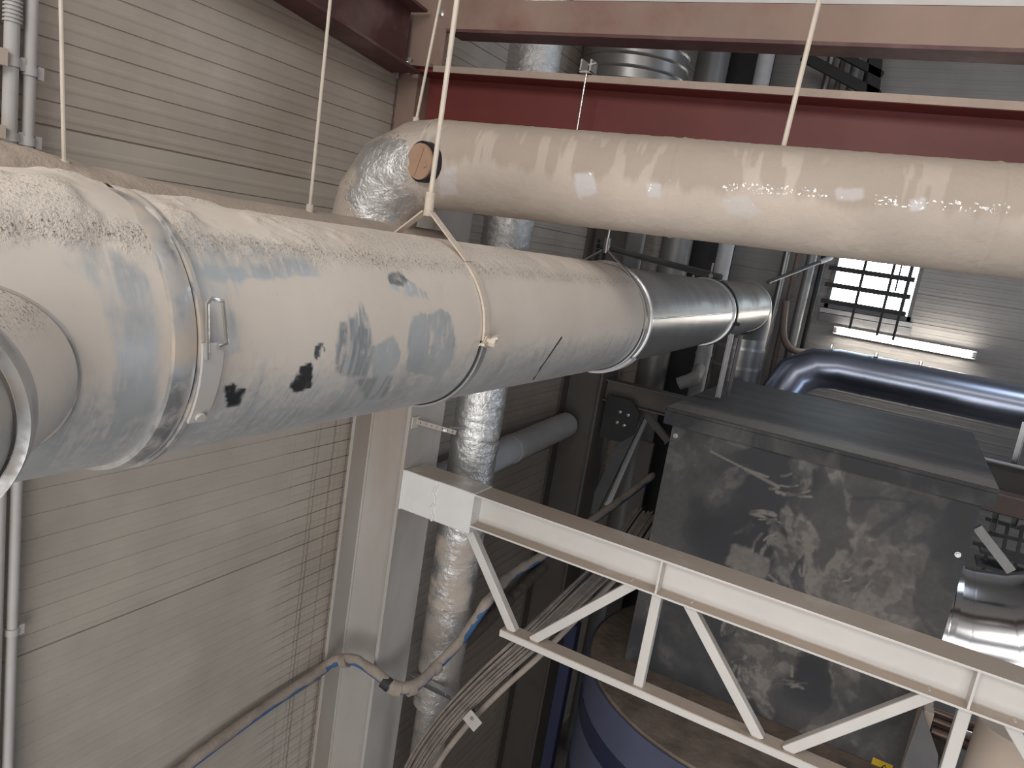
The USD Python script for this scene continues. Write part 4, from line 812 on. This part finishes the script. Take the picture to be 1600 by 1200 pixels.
sa = at(1143, 522, y=5.75); obj('strut', channel(sa, sa + [0, 0, -0.50], 0.035, 0.035, 0.004, up=(0, -1, 0)), 'pale_pipe', hs); obj('strut_arm', channel(sa + [0.06, 0.05, 0], sa + [0.06, 0.05, -0.48], 0.03, 0.03, 0.004, up=(0, -1, 0)), 'grey_steel', hs)
# cross beam, gusset and braces by the far column
xb = thing('cross_beam', 'dark dusty beam from the far column to the black enclosure', 'steel beam', loc=(-2.0, 6.5, -1.1))
c0, c1 = at(958, 610, y=6.45), at(1075, 632, y=6.45); c1[2] = c0[2]
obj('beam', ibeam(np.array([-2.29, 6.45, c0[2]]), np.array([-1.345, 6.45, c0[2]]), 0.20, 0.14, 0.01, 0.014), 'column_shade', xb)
obj('gusset_plate', prism(Polygon([(-0.16, -0.2), (0.05, -0.2), (0.16, -0.1), (0.17, 0.1), (0.08, 0.2), (-0.16, 0.2)]), at(968, 656, y=6.30), at(968, 656, y=6.30) + [0, 0.012, 0]), 'dark_steel', xb)
for dx, dz in ((-0.03, 0.06), (0.05, 0.05), (-0.04, -0.04), (0.03, -0.05)): obj('bolt', bolt(at(972, 655, y=6.29) + [dx, 0, dz], (0, -1, 0), 0.010, 0.012), 'bright_zinc', xb)
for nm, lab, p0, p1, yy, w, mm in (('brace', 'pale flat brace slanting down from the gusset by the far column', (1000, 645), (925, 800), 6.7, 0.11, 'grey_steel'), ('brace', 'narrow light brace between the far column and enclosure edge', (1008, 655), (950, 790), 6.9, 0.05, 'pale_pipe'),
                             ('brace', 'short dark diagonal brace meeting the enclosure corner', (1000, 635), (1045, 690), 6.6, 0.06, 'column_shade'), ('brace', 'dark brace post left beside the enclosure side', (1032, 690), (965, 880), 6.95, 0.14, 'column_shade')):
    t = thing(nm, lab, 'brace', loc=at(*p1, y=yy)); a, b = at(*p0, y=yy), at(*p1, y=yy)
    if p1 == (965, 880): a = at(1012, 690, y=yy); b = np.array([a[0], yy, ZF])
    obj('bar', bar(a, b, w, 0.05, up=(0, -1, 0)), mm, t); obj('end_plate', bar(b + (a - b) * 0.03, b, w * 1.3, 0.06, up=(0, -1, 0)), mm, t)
wp = thing('wall_duct', 'pale round pipe running along the wall behind the foil riser', 'pipe', loc=(-2.55, 5, -1.62))
obj('shaft', sweep([(-2.56, 4.0, -1.70), (-2.56, 6.28, -1.60)], 0.115, 32), 'pale_pipe', wp); obj('joint_ring', ring((-2.56, 5.2, -1.648), (0, 1, 0.044), 0.113, 0.04, 0.008), 'pale_pipe', wp)
wp2 = thing('lower_wall_pipe', 'lower slanting pale pipe on the wall below the truss top chord', 'pipe', loc=(-2.6, 4.5, -2.6))
obj('shaft', sweep([at(700, 1030, x=-2.6), at(880, 855, x=-2.6)], 0.05, 20), 'cable_dusty', wp2); obj('joint_ring', ring(at(790, 942, x=-2.6), at(880, 855, x=-2.6) - at(700, 1030, x=-2.6), 0.05, 0.08, 0.012), 'grey_pipe', wp2)

# ================================================================ CABLES AND HOSES
bh = thing('blue_hose', 'dust caked blue hose rounding the foot of the pale column', 'hose', loc=(-2.4, 3.2, -2.7))
HP = [at(250, 1230, x=-2.64), at(290, 1200, x=-2.64), at(400, 1118, x=-2.64), at(498, 1052, x=-2.63), np.array([-2.56, 3.26, -2.665]), np.array([-2.42, 3.28, -2.60]), np.array([-2.26, 3.28, -2.61]), np.array([-2.12, 3.30, -2.655]), np.array([-2.04, 3.40, -2.66]), np.array([-2.02, 3.62, -2.60]),
      at(722, 1000, y=3.72), at(760, 945, y=3.72), at(800, 900, y=4.2), at(850, 868, y=4.6), at(960, 790, y=5.6), at(1020, 745, y=6.2)]
hb = bez(HP, 10)
obj('hose', sweep(hb, 0.026, 20), 'blue_hose', bh)
hd = bez([p + np.array([-0.001, 0, 0.0125]) for p in HP], 14); hm = sweep(hd, 0.027, 20)
V = np.array(hm.vertices); hm.vertices = V + hm.vertex_normals * (0.022 * (meshkit.fbm(V * 14, 3, 61) - 0.40))[:, None]
obj('dust_crust', hm, 'hose_dust', bh, smooth=True, label='thick dust lying on the hose')
for k, i in enumerate((46, 66, 78, 88)):
    p = hb[i]; dn = hb[i + 1] - hb[i - 1]
    obj('hose_clip', [ring(p, dn, 0.024, 0.05, 0.016, seg=24)], 'hose_dust' if k != 1 else 'dark_steel', bh)
obj('coupling', [sweep([hb[68], hb[70], hb[73]], 0.045, 20)], 'hose_dust', bh, label='lumpy dusty coupling')
rl = thing('strut_rail', 'slotted mounting rail crossing behind the foil riser', 'mounting rail', loc=(-2.2, 3.74, -2.83))
obj('rail', channel((-2.29, 3.74, -2.865), (-1.76, 3.74, -2.865), 0.042, 0.042, 0.004, up=(0, -1, 0)), 'galvanized', rl)
for k in range(6): obj('slot_bolt', bolt((-2.0 + k * 0.045, 3.717, -2.855), (0, -1, 0), 0.006, 0.004, False), 'bright_zinc', rl)
cbn = np.random.RandomState(9)
base = [at(625, 1260, y=3.60), at(655, 1190, y=3.60), at(700, 1125, y=3.60), at(760, 1062, y=3.66), at(828, 1000, y=3.82), at(900, 930, y=4.3), at(960, 870, y=4.9), at(1010, 800, y=5.6)]
cols = ['cable_dusty', 'cable_dusty', 'hose_dust', 'dark_steel']
cbt = thing('cable_bundle', 'bundle of dusty cables slanting down past the foot of the foil riser', 'cable bundle', loc=base[3])
SLOT = [(i, j) for i in range(6) for j in range(4)][:22]
for k, (i, j) in enumerate(SLOT):
    o = np.array([0.021 * (i - 2.5) + 0.010 * (j % 2), 0.021 * (j - 1.5), 0.006 * cbn.uniform(-1, 1)]); spread = np.linspace(1.0, 1.5, len(base))
    w = np.cumsum(cbn.uniform(-1, 1, (len(base), 3)), 0) * 0.004
    obj('cable', sweep(bez([p + o * g + q for p, q, g in zip(base, w, spread)], 6), cbn.uniform(0.006, 0.0095), 8), cols[k % 4], cbt)
obj('edge_tube', sweep(bez([p + np.array([0.105, 0, -0.03]) for p in base], 6), 0.018, 12), 'hose_dust', cbt, label='thicker tube along the right edge')
jb = thing('cable_plate', 'small pale plate holding the cable bundle below the riser', 'cable holder', loc=at(737, 1128, y=3.62))
q = at(738, 1126, y=3.50)
obj('plate', box(q - [0.05, 0.006, 0.045], q + [0.05, 0.006, 0.045], 0.003).apply_transform(trimesh.transformations.rotation_matrix(0.5, [0, 1, 0], q)), 'conduit_grey', jb); obj('screw', bolt(q + [0, -0.008, 0.02], (0, -1, 0), 0.008, 0.006), 'galvanized', jb)

# conduits on the left wall
def conduit(label, px, y, r, z0, z1, clips, m='conduit_grey', flex=None):
    t = thing('wall_conduit', label, 'conduit', loc=(-2.66, y, z0)); x = -2.655
    obj('tube', cyl((x, y, z0), (x, y, z1), r, 24), m, t)
    for zz in clips: obj('clip', [ring((x, y, zz), (0, 0, 1), r - 0.001, 0.028, 0.006, seg=24), box((XW, y - 0.012, zz - 0.014), (x - r, y + 0.012, zz + 0.014)), box((x - 0.012, y + r, zz - 0.02), (x + 0.012, y + r + 0.02, zz + 0.02))], m, t)
    if flex:
        for k in range(8): obj('flex_rib', ring((x, y, flex + k * 0.012), (0, 0, 1), r, 0.006, 0.005, seg=24), m, t)
conduit('grey conduit nearest the left edge of the photograph, with a ribbed sleeve', 15, 1.398, 0.022, -5.9, ZC, (0.07, 0.30), flex=0.42)
conduit('slimmer grey conduit just right of the ribbed sleeve conduit', 35, 1.455, 0.019, -5.9, ZC, (0.065, 0.285, -1.72))
ct = thing('wall_trim_strip', 'pale vertical cover strip at the left photograph edge beside the conduits', 'trim strip', loc=(-2.68, 1.33, -3))
obj('strip', box((XW, 1.25, -5.9), (-2.672, 1.362, ZC), 0.004), 'conduit_grey', ct); obj('box', box((-2.672, 1.31, 0.06), (-2.62, 1.37, 0.10)), 'beige_paint', ct); obj('box', box((-2.672, 1.31, 0.28), (-2.62, 1.37, 0.33)), 'beige_paint', ct)

# ================================================================ RIGHT SIDE BACKGROUND
lb = thing('cable_ladder', 'galvanized ladder frame beyond the right side of the enclosure', 'cable ladder', loc=(1.0, 8.0, -2))
for (pa, pb) in (((1602, 660), (1578, 745)), ((1562, 775), (1550, 830)), ((1596, 785), (1583, 822))):
    obj('rail', channel(at(*pa, y=7.8), at(*pb, y=7.8), 0.05, 0.04, 0.005, up=(0, -1, 0)), 'galvanized', lb)
for (pa, pb) in (((1540, 810), (1600, 830)), ((1540, 788), (1600, 806)), ((1540, 832), (1580, 834)), ((1520, 848), (1600, 868))):
    obj('rung', bar(at(*pa, y=7.8), at(*pb, y=7.8) + [0.6, 0, 0], 0.03, 0.03), 'grey_steel', lb)
hb2 = thing('low_beam', 'dim grey beam behind the enclosure lid on the right', 'steel beam', loc=(1.5, 7.6, -1.3))
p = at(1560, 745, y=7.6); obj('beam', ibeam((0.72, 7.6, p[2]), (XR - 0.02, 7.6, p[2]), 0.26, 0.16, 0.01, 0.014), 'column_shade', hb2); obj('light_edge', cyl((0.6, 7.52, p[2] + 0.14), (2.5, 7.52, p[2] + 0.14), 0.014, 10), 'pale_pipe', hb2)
p = at(1560, 790, y=7.4); hb3 = thing('brown_duct', 'brown dusty flat duct below the dim beam right of the lid', 'air duct', loc=(1.5, 7.4, p[2])); obj('casing', box((0.75, 7.3, p[2] - 0.05), (XR - 0.02, 7.5, p[2] + 0.12), 0.01), 'brown_pipe', hb3); obj('flange', box((2.2, 7.28, p[2] - 0.07), (2.24, 7.52, p[2] + 0.14)), 'grey_steel', hb3)
t = thing('brace', 'light grey diagonal brace above the polished bend', 'brace', loc=at(1575, 885, y=5.3)); a, b = at(1537, 826, y=5.3), at(1580, 892, y=5.3); a[0] = min(a[0], 0.66); obj('bar', bar(a, b, 0.055, 0.04, up=(0, -1, 0)), 'grey_pipe', t); obj('end_plate', box((0.632, 5.26, a[2] - 0.05), (0.64, 5.34, a[2] + 0.06)), 'grey_pipe', t)
rf = thing('angle_frame', 'dark sloping frame bars by the far wall seen between the two beams on the right', 'steel frame', loc=(-0.6, 8.8, 2.3))
for p0, p1, w in (((1255, 88), (1372, 150), 0.10), ((1300, 78), (1378, 118), 0.07), ((1372, 60), (1360, 190), 0.12)):
    obj('frame_bar', bar(at(*p0, y=8.8), at(*p1, y=8.8), w, 0.08, up=(0, -1, 0)), 'dark_steel', rf)
obj('wall_arm', bar(at(1366, 130, y=8.8), at(1366, 130, y=8.8) + [0, 0.7, 0], 0.06, 0.06), 'dark_steel', rf)
sh = thing('rack_shelf', 'grey shelf frame low beyond the polished bend', 'rack', loc=(1.6, 8.4, -2.6))
for (pa, pb) in (((1530, 855), (1640, 885)), ((1525, 875), (1640, 908))): obj('shelf', bar(at(*pa, y=8.4), at(*pb, y=8.4), 0.3, 0.03), 'grey_steel', sh)
for px in (1550, 1575, 1598): obj('post', bar(at(px, 820, y=8.4), at(px - 14, 895, y=8.4), 0.03, 0.03), 'grey_steel', sh)
# machine at the lower right
mr_ = thing('roller_machine', 'brown machine rollers behind the truss at the lower right corner', 'machine', loc=(0.8, 4.6, -2.9))
for i, (py, r) in enumerate(((1108, 0.022), (1122, 0.026), (1140, 0.036))):
    p = at(1455, py, y=4.7); obj('roller', cyl(p, [0.965, p[1], p[2]], r, 24), 'iron_brown', mr_)
p = at(1520, 1150, y=4.68); obj('spindle', cyl(p - [0.05, 0, 0], p + [0.04, 0, 0], 0.028, 20), 'bright_zinc', mr_)
p = at(1452, 1125, y=4.72); obj('side_frame', box((p[0] - 0.05, 4.6, -2.93), (p[0], 4.9, p[2] + 0.1), 0.005), 'beige_paint', mr_); obj('bed', box((0.96, 4.6, -3.6), (1.5, 5.0, p[2] + 0.1)), 'dark_steel', mr_)
obj('base', box((0.96, 4.6, ZF), (1.5, 5.0, -3.6)), 'dark_steel', mr_)
fn = thing('sheet_guard', 'grey triangular sheet guard beside the rollers', 'machine guard', loc=at(1435, 1190, y=4.4))
g0 = [at(1441, 1108, y=4.45), at(1466, 1180, y=4.45), at(1462, 1270, y=4.45), at(1398, 1270, y=4.45), at(1412, 1190, y=4.45)]
gm = np.array(g0); gp = trimesh.creation.extrude_polygon(Polygon(gm[:, [0, 2]]), 0.01, engine='earcut'); gv = gp.vertices[:, [0, 2, 1]].copy(); gv[:, 1] += 4.45; gp = trimesh.Trimesh(gv, gp.faces, process=False)
if gp.volume < 0: gp.invert()
obj('sheet', gp, 'grey_steel', fn); obj('stand', bar(at(1430, 1270, y=4.46), np.array([at(1430, 1270, y=4.46)[0], 4.46, ZF]), 0.05, 0.05), 'grey_steel', fn)
p = at(1545, 1165, y=4.3)
bt_ = thing('beige_drum', 'smooth beige drum standing at the lower right corner', 'drum', loc=(p[0], 4.3, ZF))
obj('shell', cyl((p[0] + 0.09, 4.3, ZF), (p[0] + 0.09, 4.3, at(1530, 1130, y=4.2)[2]), 0.17, 48), 'beige_paint', bt_); obj('rim', ring((p[0] + 0.09, 4.3, at(1530, 1130, y=4.2)[2] - 0.01), (0, 0, 1), 0.168, 0.025, 0.008), 'beige_paint', bt_)
